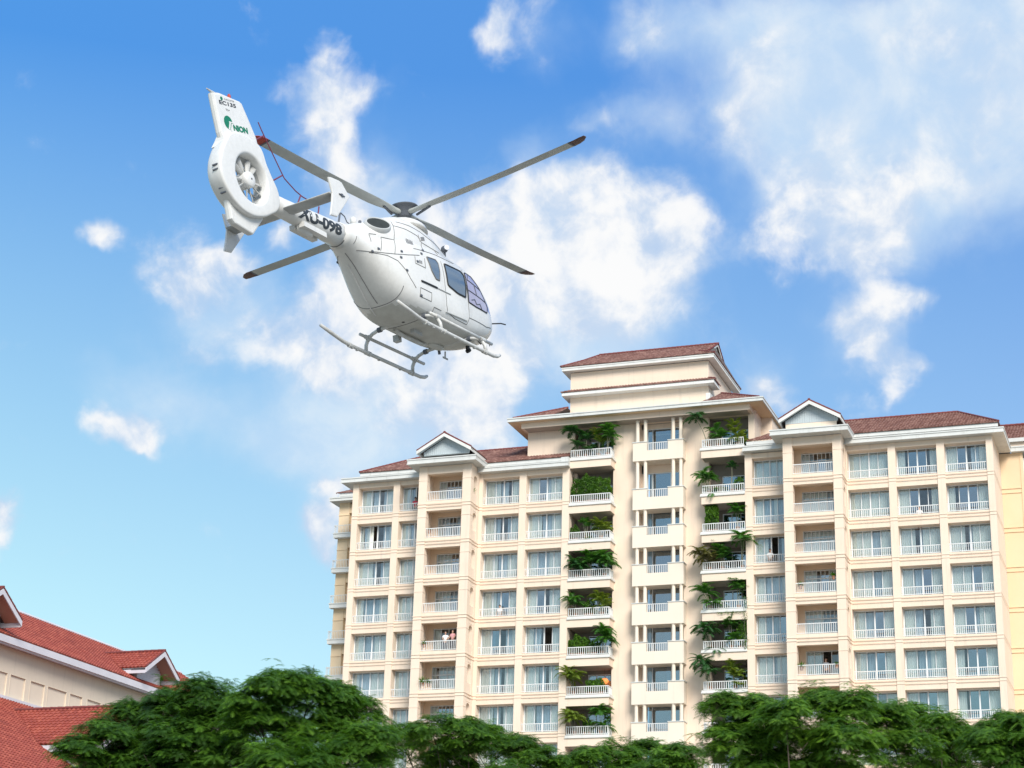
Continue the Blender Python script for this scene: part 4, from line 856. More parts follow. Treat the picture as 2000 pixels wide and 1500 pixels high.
def bush(loc, w, h, label, mname='palm_green', dens=1.0, leaf=.16, d=.6, name='potted_shrub'):
    root = tag(empty(name, loc), label, 'plant', PG)
    p = MB(); p.box(-w*.35, w*.35, -.15, .15, 0, .28); obj('planter', p, 'pot', root)
    n = int(620*dens*w*h); V = []; F = []; T = []
    for i in range(n):
        u = rng.normal(size=3); u /= np.linalg.norm(u); q = rng.uniform(.45, 1)**.5
        lump = 1+.16*np.sin(u[0]*7+w*9)+.14*np.sin(u[2]*6+u[0]*4+h*5)
        c = np.array([u[0]*w/2, u[1]*d/2, u[2]*h*.44])*q*lump+np.array([0, 0, h*.52])
        a = rng.normal(size=3); a /= np.linalg.norm(a); b = np.cross(a, rng.normal(size=3)); b /= np.linalg.norm(b); s = leaf*rng.uniform(.6, 1.3); o = len(V)
        V += [c-a*s*.5, c+b*s*.22, c+a*s*.6, c-b*s*.22]; F.append((o, o+1, o+2, o+3)); T += [rng.beta(1.3, 2.2)]*4
    obj('foliage', fast_mesh('foliage', V, F, T), mname, root)
    for s in range(4):
        t = MB(); t.tube([(0, 0, .2), (random.uniform(-.2, .2)*w, 0, h*.4), (random.uniform(-.35, .35)*w, random.uniform(-.1, .1), h*.8)], [.025, .018, .008], 5); obj('stem', t, 'stem', root)
    return root
def slab(k): return 44.38-FH_*(k-1) if k else 48.29
ORD = ['top', 'second', 'third', 'fourth', 'fifth', 'sixth', 'seventh', 'eighth']
def lab(txt, k, side): return '%s, %s plant balcony down, %s column' % (txt, ORD[k], side)
def pl(typ, side, k, x, txt, **kw):
    y = kw.pop('y', .42); l = lab(txt, k, side)
    if typ == 'b': return bush((x, y, slab(k)), kw.pop('w', .9), kw.pop('h', 1.2)*1.35+.2, l, **kw)
    return palm((x, y, slab(k)), kw.pop('h', 1.0), l, **kw)
l_, r_ = 'left', 'right'
pl('p', l_, 0, -1.55, 'dark drooping palm spilling over the left end', h=1.75, kind='arch', mname='palm_deep', nf=14, stems=3, lean=(-.15, -.3), scale=1.05)
pl('p', l_, 0, -.85, 'dense dark palm beside the drooping one', h=1.5, mname='palm_deep', nf=14, stems=3, scale=1.05)
pl('p', l_, 0, .25, 'bright green slender palm in the middle', h=1.55, mname='palm_yellow', nf=9, stems=2)
pl('p', l_, 0, 1.0, 'tall palm arching out past the right edge', h=1.7, kind='arch', nf=11, stems=2, lean=(.1, -.15), y=.4)
pl('b', l_, 1, -.9, 'wide leafy shrub filling the left half', w=2.3, h=1.75, mname='leaf_dark', dens=1.3)
pl('b', l_, 1, .55, 'rounded leafy shrub with narrow leaves at the right', w=1.7, h=1.6, mname='leaf_mid', dens=1.2)
pl('b', l_, 2, -1.75, 'low dark shrub at the left end', w=.8, h=.9, mname='leaf_dark')
pl('p', l_, 2, -.75, 'tall spiky plant left of the yellow palm', h=1.2, kind='up', nf=18, stems=4, mname='palm_green', scale=.8)
pl('p', l_, 2, .55, 'yellowish bushy palm at the right', h=.85, nf=16, stems=3, mname='palm_yellow')
pl('p', l_, 3, -1.5, 'dense dark palm at the left end', h=1.0, nf=18, stems=4, mname='palm_deep', kind='arch')
pl('p', l_, 3, -.45, 'tallest green palm near the middle', h=1.55, nf=16, stems=3)
pl('p', l_, 3, .85, 'broad green palm hanging over the right end', h=1.25, nf=16, stems=3, kind='arch', lean=(.12, -.25))
pl('p', l_, 4, -1.55, 'thin palm reaching left', h=1.1, nf=10, stems=2, kind='arch', lean=(-.1, -.2))
pl('b', l_, 4, -.4, 'small dark shrub between two palms', w=1.1, h=.95, mname='leaf_dark')
pl('p', l_, 4, .65, 'yellow-green palm at the right', h=1.1, nf=14, stems=3, mname='palm_yellow')
pl('b', l_, 5, -1.3, 'low palm-leaved shrub along the left rail', w=1.7, h=1.15, mname='leaf_mid', leaf=.2)
pl('b', l_, 5, -.1, 'low dark shrub in the middle of the rail', w=1.2, h=.9, mname='leaf_dark')
pl('p', l_, 5, .75, 'big tall palm leaning out at the right', h=1.45, nf=18, stems=3, kind='arch', lean=(.2, -.2))
pl('p', l_, 6, -1.6, 'yellow-green palm hanging over the left end', h=1.3, nf=14, stems=3, kind='arch', mname='palm_yellow', lean=(-.1, -.35))
pl('b', l_, 6, .2, 'low clipped shrub running along the rail', w=2.0, h=.85, mname='leaf_mid', dens=1.2)
pl('p', l_, 7, -1.5, 'drooping palm trailing over the rail at the left', h=1.15, nf=14, stems=3, kind='arch', mname='palm_yellow', lean=(-.05, -.4))
pl('b', l_, 7, -.4, 'small dark shrub near the middle', w=.8, h=.9, mname='leaf_dark')
pl('p', l_, 7, .7, 'tall green palm at the right end', h=1.35, nf=16, stems=3, lean=(.1, -.1), kind='arch')
pl('p', r_, 0, 9.75, 'slender bare-stemmed palm leaning out at the left', h=2.0, nf=8, stems=1, kind='arch', mname='palm_deep', lean=(-.38, -.25), y=.4)
pl('p', r_, 0, 10.5, 'short green palm beside the leaning palm', h=1.1, nf=12, stems=3, mname='palm_green')
pl('p', r_, 0, 12.1, 'yellow-green palm cluster at the right', h=1.35, nf=18, stems=4, mname='palm_yellow')
pl('p', r_, 1, 9.75, 'broad green palm arching past the left edge', h=1.15, nf=18, stems=4, kind='arch', lean=(-.15, -.2), y=.45)
pl('p', r_, 1, 11.6, 'tall thin-stemmed palm right of the middle', h=1.75, nf=7, stems=1, mname='palm_deep', scale=.8)
pl('b', r_, 1, 12.2, 'low green shrub at the right end', w=.9, h=.85, mname='leaf_mid')
pl('b', r_, 2, 9.9, 'tall leafy shrub at the left end', w=1.3, h=1.9, mname='leaf_mid', leaf=.2)
pl('p', r_, 2, 12.0, 'upright palm at the right end', h=1.25, nf=12, stems=2, mname='palm_green')
pl('p', r_, 3, 9.7, 'brownish drooping palm at the left end', h=1.05, nf=18, stems=4, kind='arch', mname='palm_brown', lean=(-.3, -.35), y=.4)
pl('p', r_, 3, 10.7, 'green palm left of the middle', h=1.35, nf=16, stems=3, mname='palm_green')
pl('p', r_, 3, 12.35, 'tall palm stretching out in front of the pier', h=1.9, nf=14, stems=2, kind='arch', lean=(.1, -.4), mname='palm_green')
pl('p', r_, 4, 9.8, 'wide palm arching past the left edge', h=1.1, nf=18, stems=4, kind='arch', mname='palm_green', lean=(-.2, -.2), y=.4)
pl('p', r_, 4, 12.0, 'green palm with a dark stem at the right', h=1.5, nf=14, stems=2, mname='palm_green')
pl('p', r_, 5, 9.75, 'palm with drooping tips past the left edge', h=1.35, nf=18, stems=4, kind='arch', mname='palm_deep', lean=(-.15, -.3), y=.4)
pl('p', r_, 5, 11.4, 'dense palm right of the middle', h=1.6, nf=18, stems=3, mname='palm_green')
pl('b', r_, 5, 12.3, 'leafy shrub at the right end', w=.9, h=1.6, mname='leaf_mid')
pl('p', r_, 6, 9.7, 'tall palm bowing out at the left edge', h=1.75, nf=16, stems=3, kind='arch', mname='palm_deep', lean=(-.2, -.3), y=.4)
pl('p', r_, 6, 11.7, 'yellow-green palm clump at the right', h=1.25, nf=20, stems=4, mname='palm_yellow')
# trailing vine down the pier at the right column
v = tag(empty('climbing_vine', (12.6, -.12, slab(4))), 'thin vine trailing down beside the pier below the fifth balcony of the right column', 'plant')
m = MB(); pts = [(.05*math.sin(i*1.3), 0, .9-i*.28) for i in range(16)]; m.tube(pts, .012, 5); m.tube([(-.9-.05*math.sin(i*1.1)-.12*i*.3, .02, -.2-.09*i) for i in range(11)], .010, 5); m.tube([(-2.2+.14*i, .0, -.25-.12*abs(math.sin(i*.55))) for i in range(16)], .010, 5); obj('stem', m, 'stem', v)
V = []; F = []; T = []
for i in range(420):
    if i < 250: c = np.array([.05, 0, rng.uniform(-3.3, .9)])+rng.normal(size=3)*np.array([.10, .04, .05])
    elif i < 330: t_ = rng.uniform(0, 10); c = np.array([-.9-.036*t_, .02, -.2-.09*t_])+rng.normal(size=3)*.05
    else: t_ = rng.uniform(0, 15); c = np.array([-2.2+.14*t_, 0, -.25-.12*abs(math.sin(t_*.55))])+rng.normal(size=3)*.05
    a = rng.normal(size=3); a /= np.linalg.norm(a); b = np.cross(a, rng.normal(size=3)); b /= np.linalg.norm(b); o = len(V); s = rng.uniform(.06, .13)
    V += [c-a*s*.5, c+b*s*.25, c+a*s*.6, c-b*s*.25]; F.append((o, o+1, o+2, o+3)); T += [rng.random()*.6]*4
obj('foliage', fast_mesh('foliage', V, F, T), 'leaf_mid', v)
# small pot plants on the projecting bays
def small(loc, label, h=.55, m_='leaf_dark'):
    root = tag(empty('pot_plant', loc), label, 'plant', 'small plants on the projecting balconies')
    p = MB(); p.loft([[(q*math.cos(a*math.pi/6), q*math.sin(a*math.pi/6), z) for a in range(12)] for q, z in ((.10, 0), (.14, .22), (.155, .23), (.155, .27), (.12, .27))]); obj('pot', p, 'pot', root)
    V = []; F = []; T = []
    for i in range(70):
        a_ = rng.uniform(0, 6.28); e = rng.uniform(.2, 1.4); d = np.array([math.cos(a_)*math.cos(e), math.sin(a_)*math.cos(e), math.sin(e)]); s = np.array([-math.sin(a_), math.cos(a_), 0]); Lh = h*rng.uniform(.5, 1.1); c = np.array([0, 0, .25]); o = len(V)
        V += [c, c+d*Lh*.5+s*.03, c+d*Lh+np.array([0, 0, -Lh*.15]), c+d*Lh*.5-s*.03]; F.append((o, o+1, o+2, o+3)); T += [rng.random()]*4
    obj('foliage', fast_mesh('foliage', V, F, T), m_, root)
def bz(k): return sill(k)+.14
small((-13.9, -1.75, bz(5)+.35), 'dark pot plant at the left of the people on the fifth bay balcony, left bay')
small((-13.85, -1.75, bz(6)+.35), 'leafy pot plant at the left end of the sixth balcony of the left bay', .8, 'leaf_mid')
small((-13.4, -1.7, bz(6)+.3), 'smaller pot plant right of the leafy one on the sixth balcony of the left bay', .6)
small((-13.9, -1.7, bz(2)+.45), 'tiny pot plant on the second balcony of the left bay', .3)
small((17.35, -1.7, bz(6)+.45), 'round green pot plant on the sixth balcony of the right bay', .6, 'leaf_mid')
small((17.4, -1.7, bz(4)+.40), 'low spreading plant on the fourth balcony of the right bay', .5)
small((20.0, -1.75, bz(4)+1.0), 'dark hanging plant by the right pier of the fourth balcony of the right bay', .45)
small((20.05, -1.75, bz(6)+.5), 'dark plant by the right pier of the sixth balcony of the right bay', .4)
small((-10.5, -.9, bz(1)+.62), 'green plant in the side arch of the top balcony of the left bay', .6, 'leaf_mid')
# orange hanging lamp
z = slab(6)+1.32; lamp = tag(empty('pendant_lamp', (.62, 1.6, z)), 'orange round pendant lamp hanging in the seventh plant balcony of the left column', 'lamp')
p = MB(); p.loft([[(q*math.cos(a*math.pi/8), q*math.sin(a*math.pi/8), zz_) for a in range(16)] for q, zz_ in ((.04, .27), (.2, .22), (.3, .1), (.32, 0), (.26, -.12), (.12, -.2))]); obj('lamp_shade', p.mesh('lamp_shade', smooth=True), 'lamp_orange', lamp)
p = MB(); p.tube([(0, 0, .26), (0, 0, .98)], .012, 6); obj('cord', p, 'black', lamp)
# ------------------------------------------------------------------ people at the windows
def person(loc, rz, label, shirt, hair='hair', lean=.1, arms='rail', hscale=1.0):
    root = tag(empty('person', loc, rz), label, 'person', 'people watching from the windows and balconies'); root.scale = (hscale,)*3
    V = [(0, 0, .95), (0, -.02, 1.15), (0, -.05*lean*10*.3, 1.35), (0, -.06, 1.48), (0, -.07, 1.55)]; Rd = [(.15, .11), (.14, .10), (.17, .11), (.06, .06), (.05, .055)]; E = [(0,1), (1,2), (2,3), (3,4)]
    def addv(p, r, par): V.append(p); Rd.append(r if isinstance(r, tuple) else (r, r)); E.append((par, len(V)-1)); return len(V)-1
    h1 = addv((0, -.075, 1.61), (.075, .085), 4); h2 = addv((0, -.07, 1.70), (.075, .09), h1); addv((0, -.06, 1.76), (.05, .06), h2)
    for s in (-1, 1):
        sh = addv((s*.17, -.03, 1.42), .058, 2); el = addv((s*.24, -.12, 1.16), .042, sh)
        wr = addv((s*.16, -.36, 1.06), .027, el) if arms == 'rail' else addv((s*.26, -.16, .93), .027, el)
        q = Vector(V[wr]); d = (q-Vector(V[el])).normalized(); pm = addv(tuple(q+d*.06), (.036, .018), wr)
        side = Vector((1, 0, 0))
        for i, (o, l) in enumerate(((-.028, .055), (-.01, .07), (.009, .066), (.026, .05))):
            b = addv(tuple(q+d*.10+side*o), .0085, pm); addv(tuple(q+d*(.10+l)+side*o*1.1+Vector((0, 0, -.02))), .007, b)
        b = addv(tuple(q+d*.05-side*s*.04), .010, pm); addv(tuple(q+d*.085-side*s*.055+Vector((0, 0, -.01))), .008, b)
        hp = addv((s*.09, 0, .86), .085, 0); kn = addv((s*.10, -.03, .48), .058, hp); an = addv((s*.10, .02, .09), .038, kn); addv((s*.11, -.13, .035), (.035, .025), an)
    def skin_mesh(V, E, Rd, name, m_, sub=1):
        me = bpy.data.meshes.new(name); me.from_pydata(V, E, []); o = obj(name, me, m_, root)
        md = o.modifiers.new('skin', 'SKIN'); md.use_smooth_shade = True
        for i, r in enumerate(Rd): me.skin_vertices[0].data[i].radius = r
        me.skin_vertices[0].data[0].use_root = True
        o.modifiers.new('sub', 'SUBSURF').levels = sub; o.modifiers['sub'].render_levels = sub; return o
    skin_mesh(V, E, Rd, 'body', 'skin')
    # shirt with sleeves
    Vs = [(0, 0, .90), (0, -.02, 1.15), (0, -.02, 1.36), (0, -.045, 1.46)]; Rs = [(.175, .135), (.165, .125), (.19, .13), (.085, .08)]; Es = [(0,1), (1,2), (2,3)]
    for s in (-1, 1): Vs += [(s*.18, -.03, 1.41), (s*.225, -.09, 1.24)]; Rs += [(.078, .078), (.064, .064)]; Es += [(2, len(Vs)-2), (len(Vs)-2, len(Vs)-1)]
    skin_mesh(Vs, Es, Rs, 'shirt', shirt)
    Vt = [(0, 0, .93)]; Rt = [(.17, .13)]; Et = []
    for s in (-1, 1): Vt += [(s*.09, 0, .84), (s*.10, -.03, .48), (s*.10, .02, .12)]; Rt += [(.105, .105), (.078, .078), (.058, .058)]; n = len(Vt); Et += [(0, n-3), (n-3, n-2), (n-2, n-1)]
    skin_mesh(Vt, Et, Rt, 'trousers', 'trousers')
    hm = MB(); rings = []
    for i in range(7):
        ph = i/6*1.75; rr = .100*math.sin(ph+.02); rings.append([(rr*math.cos(a*math.pi/7), -.045+rr*1.12*math.sin(a*math.pi/7)+(.02*i/6), 1.70+.105*math.cos(ph)-(.0 if math.sin(a*math.pi/7) > -.3 else -.045)) for a in range(14)])
    hm.loft(rings, cap=True); obj('hair', hm.mesh('hair', smooth=True), hair, root)
    fc = MB(); fc.add([(-.012, -.155, 1.64), (.012, -.155, 1.64), (0, -.178, 1.638), (0, -.152, 1.68)], [(0,1,2), (0,2,3), (1,3,2), (0,3,1)]); obj('nose', fc, 'skin', root)
    for s in (-1, 1):
        e = MB(); e.box(s*.032-.012, s*.032+.012, -.160, -.150, 1.676, 1.688); obj('eye', e, 'black', root)
        e = MB(); e.loft([[(s*.080+s*x_, -.06+q*math.cos(a*math.pi/4), 1.665+q*1.5*math.sin(a*math.pi/4)) for a in range(8)] for q, x_ in ((.012, -.01), (.018, .008), (.010, .014))]); obj('ear', e, 'skin', root)
    e = MB(); e.box(-.022, .022, -.157, -.150, 1.612, 1.619); obj('mouth', e, 'shirt_red', root)
    return root
person((-16.35, .78, sill(1)+.0-.42), .1, 'person in a red top at the open top window left of the left bay', 'shirt_red', arms='down')
person((-12.2, -1.35, bz(5)-.10), .25, 'person in a white shirt, left of two, fifth balcony of the left bay', 'shirt_white')
person((-11.55, -1.35, bz(5)-.0), -.1, 'person in a pink shirt, right of two, fifth balcony of the left bay', 'shirt_pink')
person((14.6, .55, sill(3)-.55), .2, 'person in white at the open third-row window beside the plant balconies', 'shirt_white')
person((18.95, -.25, bz(6)-.2), .1, 'person in a grey shirt in the open sixth-balcony door of the right bay', 'shirt_grey', arms='down')
person((26.4, .75, sill(2)-1.0), .1, 'person low behind the railing, second row, middle of three right windows', 'shirt_white', arms='down')
person((-8.2, .55, sill(4)-.75), .0, 'person in a white shirt at the fourth-row window right of the left bay', 'shirt_white', arms='down')
# ------------------------------------------------------------------ helicopter
heli = tag(empty('helicopter'), 'white twin-engine helicopter banking overhead with an enclosed tail fan and landing skids', 'helicopter')
heli.matrix_world = Matrix(((0.164528, -0.979560, -0.115723, 29.5739), (0.983849, 0.171360, -0.051732, -106.6426), (0.070505, -0.105343, 0.991933, 16.4090), (0, 0, 0, 1)))
# x, zbot, ztop, halfwidth, zc, n
HULL=[(3.14,1.14,1.28,.05,1.20,2.0),(3.08,1.02,1.42,.22,1.20,2.0),(2.93,.90,1.68,.40,1.20,2.1),(2.7,.78,1.93,.56,1.19,2.3),(2.4,.66,2.14,.68,1.18,2.6),
(2.0,.56,2.30,.75,1.17,2.9),(1.5,.48,2.41,.785,1.16,3.2),(1.0,.45,2.44,.795,1.16,3.3),(.4,.45,2.44,.795,1.18,3.3),(-.3,.45,2.42,.795,1.2,3.3),(-.8,.46,2.40,.79,1.22,3.2),
(-1.2,.53,2.36,.76,1.28,3.0),(-1.6,.72,2.29,.68,1.40,2.6),(-2.0,1.03,2.22,.56,1.56,2.35),(-2.4,1.35,2.16,.43,1.71,2.1),(-2.8,1.55,2.10,.33,1.81,2.0),(-3.1,1.57,2.09,.26,1.83,2.0)]
COWL=[(1.6,2.2,2.36,.38,2.25,2.2),(1.3,2.0,2.47,.48,2.1,2.4),(.8,1.9,2.68,.55,2.1,2.5),(.35,1.85,2.86,.60,2.1,2.5),(-.1,1.8,2.98,.63,2.05,2.3),(-.7,1.75,2.97,.66,2.0,2.3),(-1.2,1.7,2.80,.64,1.98,2.4),(-1.6,1.65,2.62,.58,1.95,2.4),(-2.0,1.62,2.44,.50,1.9,2.3),(-2.4,1.58,2.27,.40,1.86,2.1),(-2.8,1.56,2.13,.31,1.84,2.0),(-3.1,1.57,2.10,.27,1.83,2.0)]
def interp(T,x):
    T=np.array(T)[::-1]  # ascending x
    xs=T[:,0]; x=np.clip(x,xs[0],xs[-1])
    i=int(np.clip(np.searchsorted(xs,x)-1,0,len(xs)-2))
    h=xs[i+1]-xs[i];t=(x-xs[i])/h
    def m(j):
        if j==0: return (T[1]-T[0])/(xs[1]-xs[0])
        if j==len(xs)-1: return (T[-1]-T[-2])/(xs[-1]-xs[-2])
        return (T[j+1]-T[j-1])/(xs[j+1]-xs[j-1])
    return (2*t**3-3*t**2+1)*T[i]+(t**3-2*t*t+t)*h*m(i)+(-2*t**3+3*t*t)*T[i+1]+(t**3-t*t)*h*m(i+1)
def ring(T,x,N):
    _,zb,zt,w,zc,n=interp(T,x)
    out=[]
    for k in range(N):
        a=2*np.pi*k/N;c,s=np.cos(a),np.sin(a)
        y=w*np.sign(c)*abs(c)**(2/n); h=(zt-zc) if s>0 else (zc-zb)
        out.append((x,y,zc+h*np.sign(s)*abs(s)**(2/n)))
    return out

def hobj(name, m, mn, parent=None, smooth=False, fix=True):
    me = m.mesh(name, smooth=smooth, fix=fix) if isinstance(m, MB) else m
    return obj(name, me, mn, parent or heli)
def loft_body(T, x0, x1, nx, nr):
    m = MB(); t = np.linspace(0, 1, nx); xs = x0+(x1-x0)*t
    if x0 > 2: xs = x1+(x0-x1)*np.sin((1-t)*np.pi/2)**.9
    return m.loft([ring(T, float(x), nr) for x in xs])
hm_ = loft_body(HULL, 3.14, -3.0, 90, 64).mesh('fuselage', smooth=True)
hm_.materials.append(MATS['heli_white']); hm_.materials.append(MATS['heli_belly']); hm_.materials.append(MATS['cockpit_glass'])
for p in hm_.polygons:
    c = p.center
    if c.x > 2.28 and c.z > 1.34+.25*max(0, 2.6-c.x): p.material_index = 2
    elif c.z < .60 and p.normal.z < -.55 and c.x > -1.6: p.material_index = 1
body = obj('fuselage', hm_, None, heli)
cw_ = hobj('engine_cowling', loft_body(COWL, 1.6, -3.0, 60, 56), 'heli_white', smooth=True)
def surf(x, z, off=.0, T=None, side=-1):
    best = 0
    for T_ in ((HULL, COWL) if T is None else (T,)):
        if x > T_[0][0] or x < T_[-1][0]: continue
        _, zb, zt, w, zc, n = interp(T_, x); h = (zt-zc) if z > zc else (zc-zb); q = abs(z-zc)/h
        if q < 1: best = max(best, w*(1-q**n)**(1/n))
    return (x, side*(best+off), z)
def patch(poly, off=.012, T=None, rings=5, side=-1):
    """curved panel lying on the hull: poly = [(x, z)]"""
    P = [Vector((a, b)) for a, b in poly]; Q = []
    for i, p in enumerate(P):
        q = P[(i+1) % len(P)]
        for t in (0, .25, .5, .75): Q.append(p.lerp(q, t))
    c = sum(Q, Vector((0, 0)))/len(Q); m = MB(); n = len(Q); vs = [surf(c.x, c.y, off, T, side)]; fs = []
    for r in range(1, rings+1):
        for q in Q: e = c.lerp(q, r/rings); vs.append(surf(e.x, e.y, off, T, side))
    for k in range(n): fs.append((0, 1+k, 1+(k+1) % n))
    for r in range(rings-1):
        for k in range(n): a = 1+r*n; fs.append((a+k, a+n+k, a+n+(k+1) % n, a+(k+1) % n))
    return m.add(vs, fs)
def line(pts, r=.009, off=.002, T=None, closed=False, side=-1, n=6, sub=6):
    P = [Vector(p) for p in pts]+([Vector(pts[0])] if closed else []); path = []
    for a, b in zip(P[:-1], P[1:]):
        for i in range(sub): q = a.lerp(b, i/sub); path.append(surf(q.x, q.y, off, T, side))
    path.append(surf(P[-1].x, P[-1].y, off, T, side)); return MB().tube(path, r, n)
def rounded(poly, k=.14):
    P = [Vector(p) for p in poly]; out = []
    for i in range(len(P)):
        a, b, c = P[i-1], P[i], P[(i+1) % len(P)]; out += [tuple(b.lerp(a, k)), tuple(b.lerp(a, k*.3).lerp(b.lerp(c, k*.3), .5)), tuple(b.lerp(c, k))]
    return out
WIN = {'w1': [(-.49, 1.875), (-.25, 1.91), (-.08, 1.93), (-.005, 1.86), (.0, 1.64), (-.05, 1.415), (-.21, 1.412), (-.36, 1.56)],
       'w2': [(.30, 1.96), (1.07, 2.01), (1.17, 1.93), (1.155, 1.64), (1.09, 1.345), (.73, 1.34), (.31, 1.42)],
       'w3': [(1.27, 2.05), (1.66, 2.07), (1.94, 1.86), (2.13, 1.60), (2.24, 1.44), (2.17, 1.28), (1.56, 1.25), (1.20, 1.27)]}
for side in (-1, 1):
    for k, mn in (('w1', 'cabin_glass'), ('w2', 'cabin_glass'), ('w3', 'cockpit_glass')):
        poly = rounded(WIN[k])
        w = hobj('cabin_window', patch(poly, .010, side=side), mn, smooth=True)
        hobj('window_seal', line(poly, .016 if k != 'w2' else .022, .006, closed=True, sub=2, side=side), 'black' if k != 'w1' else 'seam', w)
    f = MB()
    for a, b in (((1.42, 2.03), (1.30, 1.86)), ((1.30, 1.86), (1.98, 1.80)), ((1.62, 1.84), (1.66, 1.56)), ((1.24, 1.58), (2.16, 1.54)), ((1.24, 1.60), (1.22, 1.30)), ((1.36, 1.36), (1.52, 1.42)), ((1.52, 1.42), (1.60, 1.32)), ((1.60, 1.32), (1.78, 1.38)), ((1.78, 1.38), (1.86, 1.28))):
        q = line([a, b], .011, .014, side=side); f.add(q.v, q.f)
    hobj('cockpit_strut', f, 'hub_dark')
    # door and panel seams
    s_ = MB()
    for pts in ([(.18, 1.98), (.185, 1.2), (.19, .9), (.26, .75), (.6, .70), (1.13, .70), (1.20, .86), (1.2, 2.1)], [(1.2, .876), (2.1, .92), (2.44, 1.0)], [(-2.58, 1.52), (-2.33, 1.515), (-1.95, 1.556), (-1.66, 1.60), (-1.24, 1.69), (-.8, 1.81)],
                [(-2.33, 1.50), (-1.89, 1.509), (-1.607, 1.45), (-1.39, 1.29), (-1.24, 1.11), (-1.06, .945)], [(-1.41, 2.52), (-1.44, 2.41), (-1.53, 2.06), (-1.67, 1.61)], [(-1.551, 1.992), (-1.954, 1.953), (-2.067, 1.577)],
                [(-1.45, 2.39), (-1.02, 2.42), (-.56, 2.40), (-.44, 2.28), (-.55, 2.03)], [(-1.25, 2.56), (-.80, 2.60), (-.30, 2.61), (.3, 2.52), (.9, 2.40)], [(-.965, 1.938), (-.447, 2.028), (.03, 2.107), (.9, 2.17)], [(-.44, 2.28), (.4, 2.30)],
                [(-2.7, 1.78), (-2.72, 1.62)], [(-.5, 2.28), (-.5, 2.46)], [(-1.0, 1.72), (-1.02, 1.55), (-.62, 1.55), (-.60, 1.80)], [(-.9, 1.0), (-.9, .80), (-.45, .80), (-.45, 1.0), (-.9, 1.0)], [(.0, .72), (-.3, .72), (-.3, .60)], [(.2, 2.17), (.2, 2.3)], [(-2.3, 1.75), (-2.3, 1.95), (-2.1, 1.98)]):
        q = line(pts, .0085, .001, side=side); s_.add(q.v, q.f)
    hobj('panel_seam', s_, 'seam')
    t_ = MB(); q = line([(-.858, 1.17), (-.2, 1.195)], .024, .006, side=side); t_.add(q.v, q.f); hobj('sliding_door_rail', t_, 'black')
    t_ = MB(); q = line([(-.2, 1.195), (.39, 1.213)], .014, .008, side=side); t_.add(q.v, q.f); hobj('sliding_door_rail', t_, 'heli_grey')
    q = line([(.18, .738), (1.10, .773)], .016, .012, side=side); hobj('door_step_rail', q, 'heli_grey')
    for i in range(5): hobj('vent_slat', line([(-1.14+i*.055, 2.02+i*.008), (-1.11+i*.055, 2.15+i*.002)], .011, .004, side=side), 'hub_dark')
    for i in range(4): hobj('vent_slat', line([(-.42+i*.055, 2.33+i*.02), (-.40+i*.055, 2.43+i*.02)], .011, .004, side=side), 'hub_dark')
    for i in range(3): hobj('vent_slat', line([(-.85+i*.045, 1.60+i*.005), (-.84+i*.045, 1.68+i*.002)], .010, .004, side=side), 'hub_dark')
    for a, b in ((-1.45, 1.72), (-.69, 1.89), (-.56, 2.02), (-.86, .83), (-.93, 1.62), (-2.27, 1.53), (-1.5, 1.56), (-1.35, 1.29), (-2.12, 1.62)):
        m = MB(); p = surf(a, b, .0, side=side); m.box(a-.035, a+.035, min(p[1], p[1]+side*.02), max(p[1], p[1]+side*.02), b-.02, b+.02); hobj('latch', m, 'hub_dark')
# rear clamshell seams down the middle and round the belly
m = MB(); m.tube([(x, 0, interp(HULL, x)[1]-.001) for x in np.linspace(-2.66, -1.5, 24)], .010, 6); hobj('panel_seam', m, 'seam')
m = MB(); m.tube([(x, .10+.12*(x+2.66)/1.1, interp(HULL, x)[1]+.004) for x in np.linspace(-2.4, -1.2, 24)], .016, 6); hobj('tail_door_rib', m, 'heli_white')
rg = [p for p in ring(HULL, -1.42, 64) if p[2] < .95]; rg.sort(key=lambda p: p[1]); m = MB(); m.tube(rg, .009, 6); hobj('panel_seam', m, 'seam')
rg = [p for p in ring(HULL, -.45, 64) if p[2] < .62]; rg.sort(key=lambda p: p[1]); m = MB(); m.tube(rg, .009, 6); hobj('panel_seam', m, 'seam')
m = MB(); m.tube([(-.60, -.08, .445), (-.60, -.08, .47)], .035, 10); hobj('drain', m, 'black')
# exhausts: raised oval rims filled by dark discs painting the hollow's shade, facing back and outwards
for side in (-1, 1):
    c = Vector((-1.90, side*.432, 2.315)); u = Vector((.72, side*.15, .21)).normalized(); v = Vector((.1, side*-.24, .39)); v = (v-u*v.dot(u)).normalized(); d = u.cross(v)
    if d.y*side < 0: d = -d
    def el_(rx, ry, o): return [tuple(c+d*o+u*(rx*math.cos(a*math.pi/14))+v*(ry*math.sin(a*math.pi/14))) for a in range(28)]
    m = MB(); m.loft([el_(.40, .26, -.10), el_(.375, .235, .015), el_(.355, .215, .03), el_(.335, .195, .015), el_(.31, .175, -.06), el_(.28, .15, -.09)], cap=False); e = hobj('exhaust', m, 'heli_grey', smooth=True)
    m = MB(); m.loft([el_(.338, .198, .012), el_(.31, .176, .009)], cap=True); hobj('exhaust_shade_disc', m, 'exhaust_dark', e)
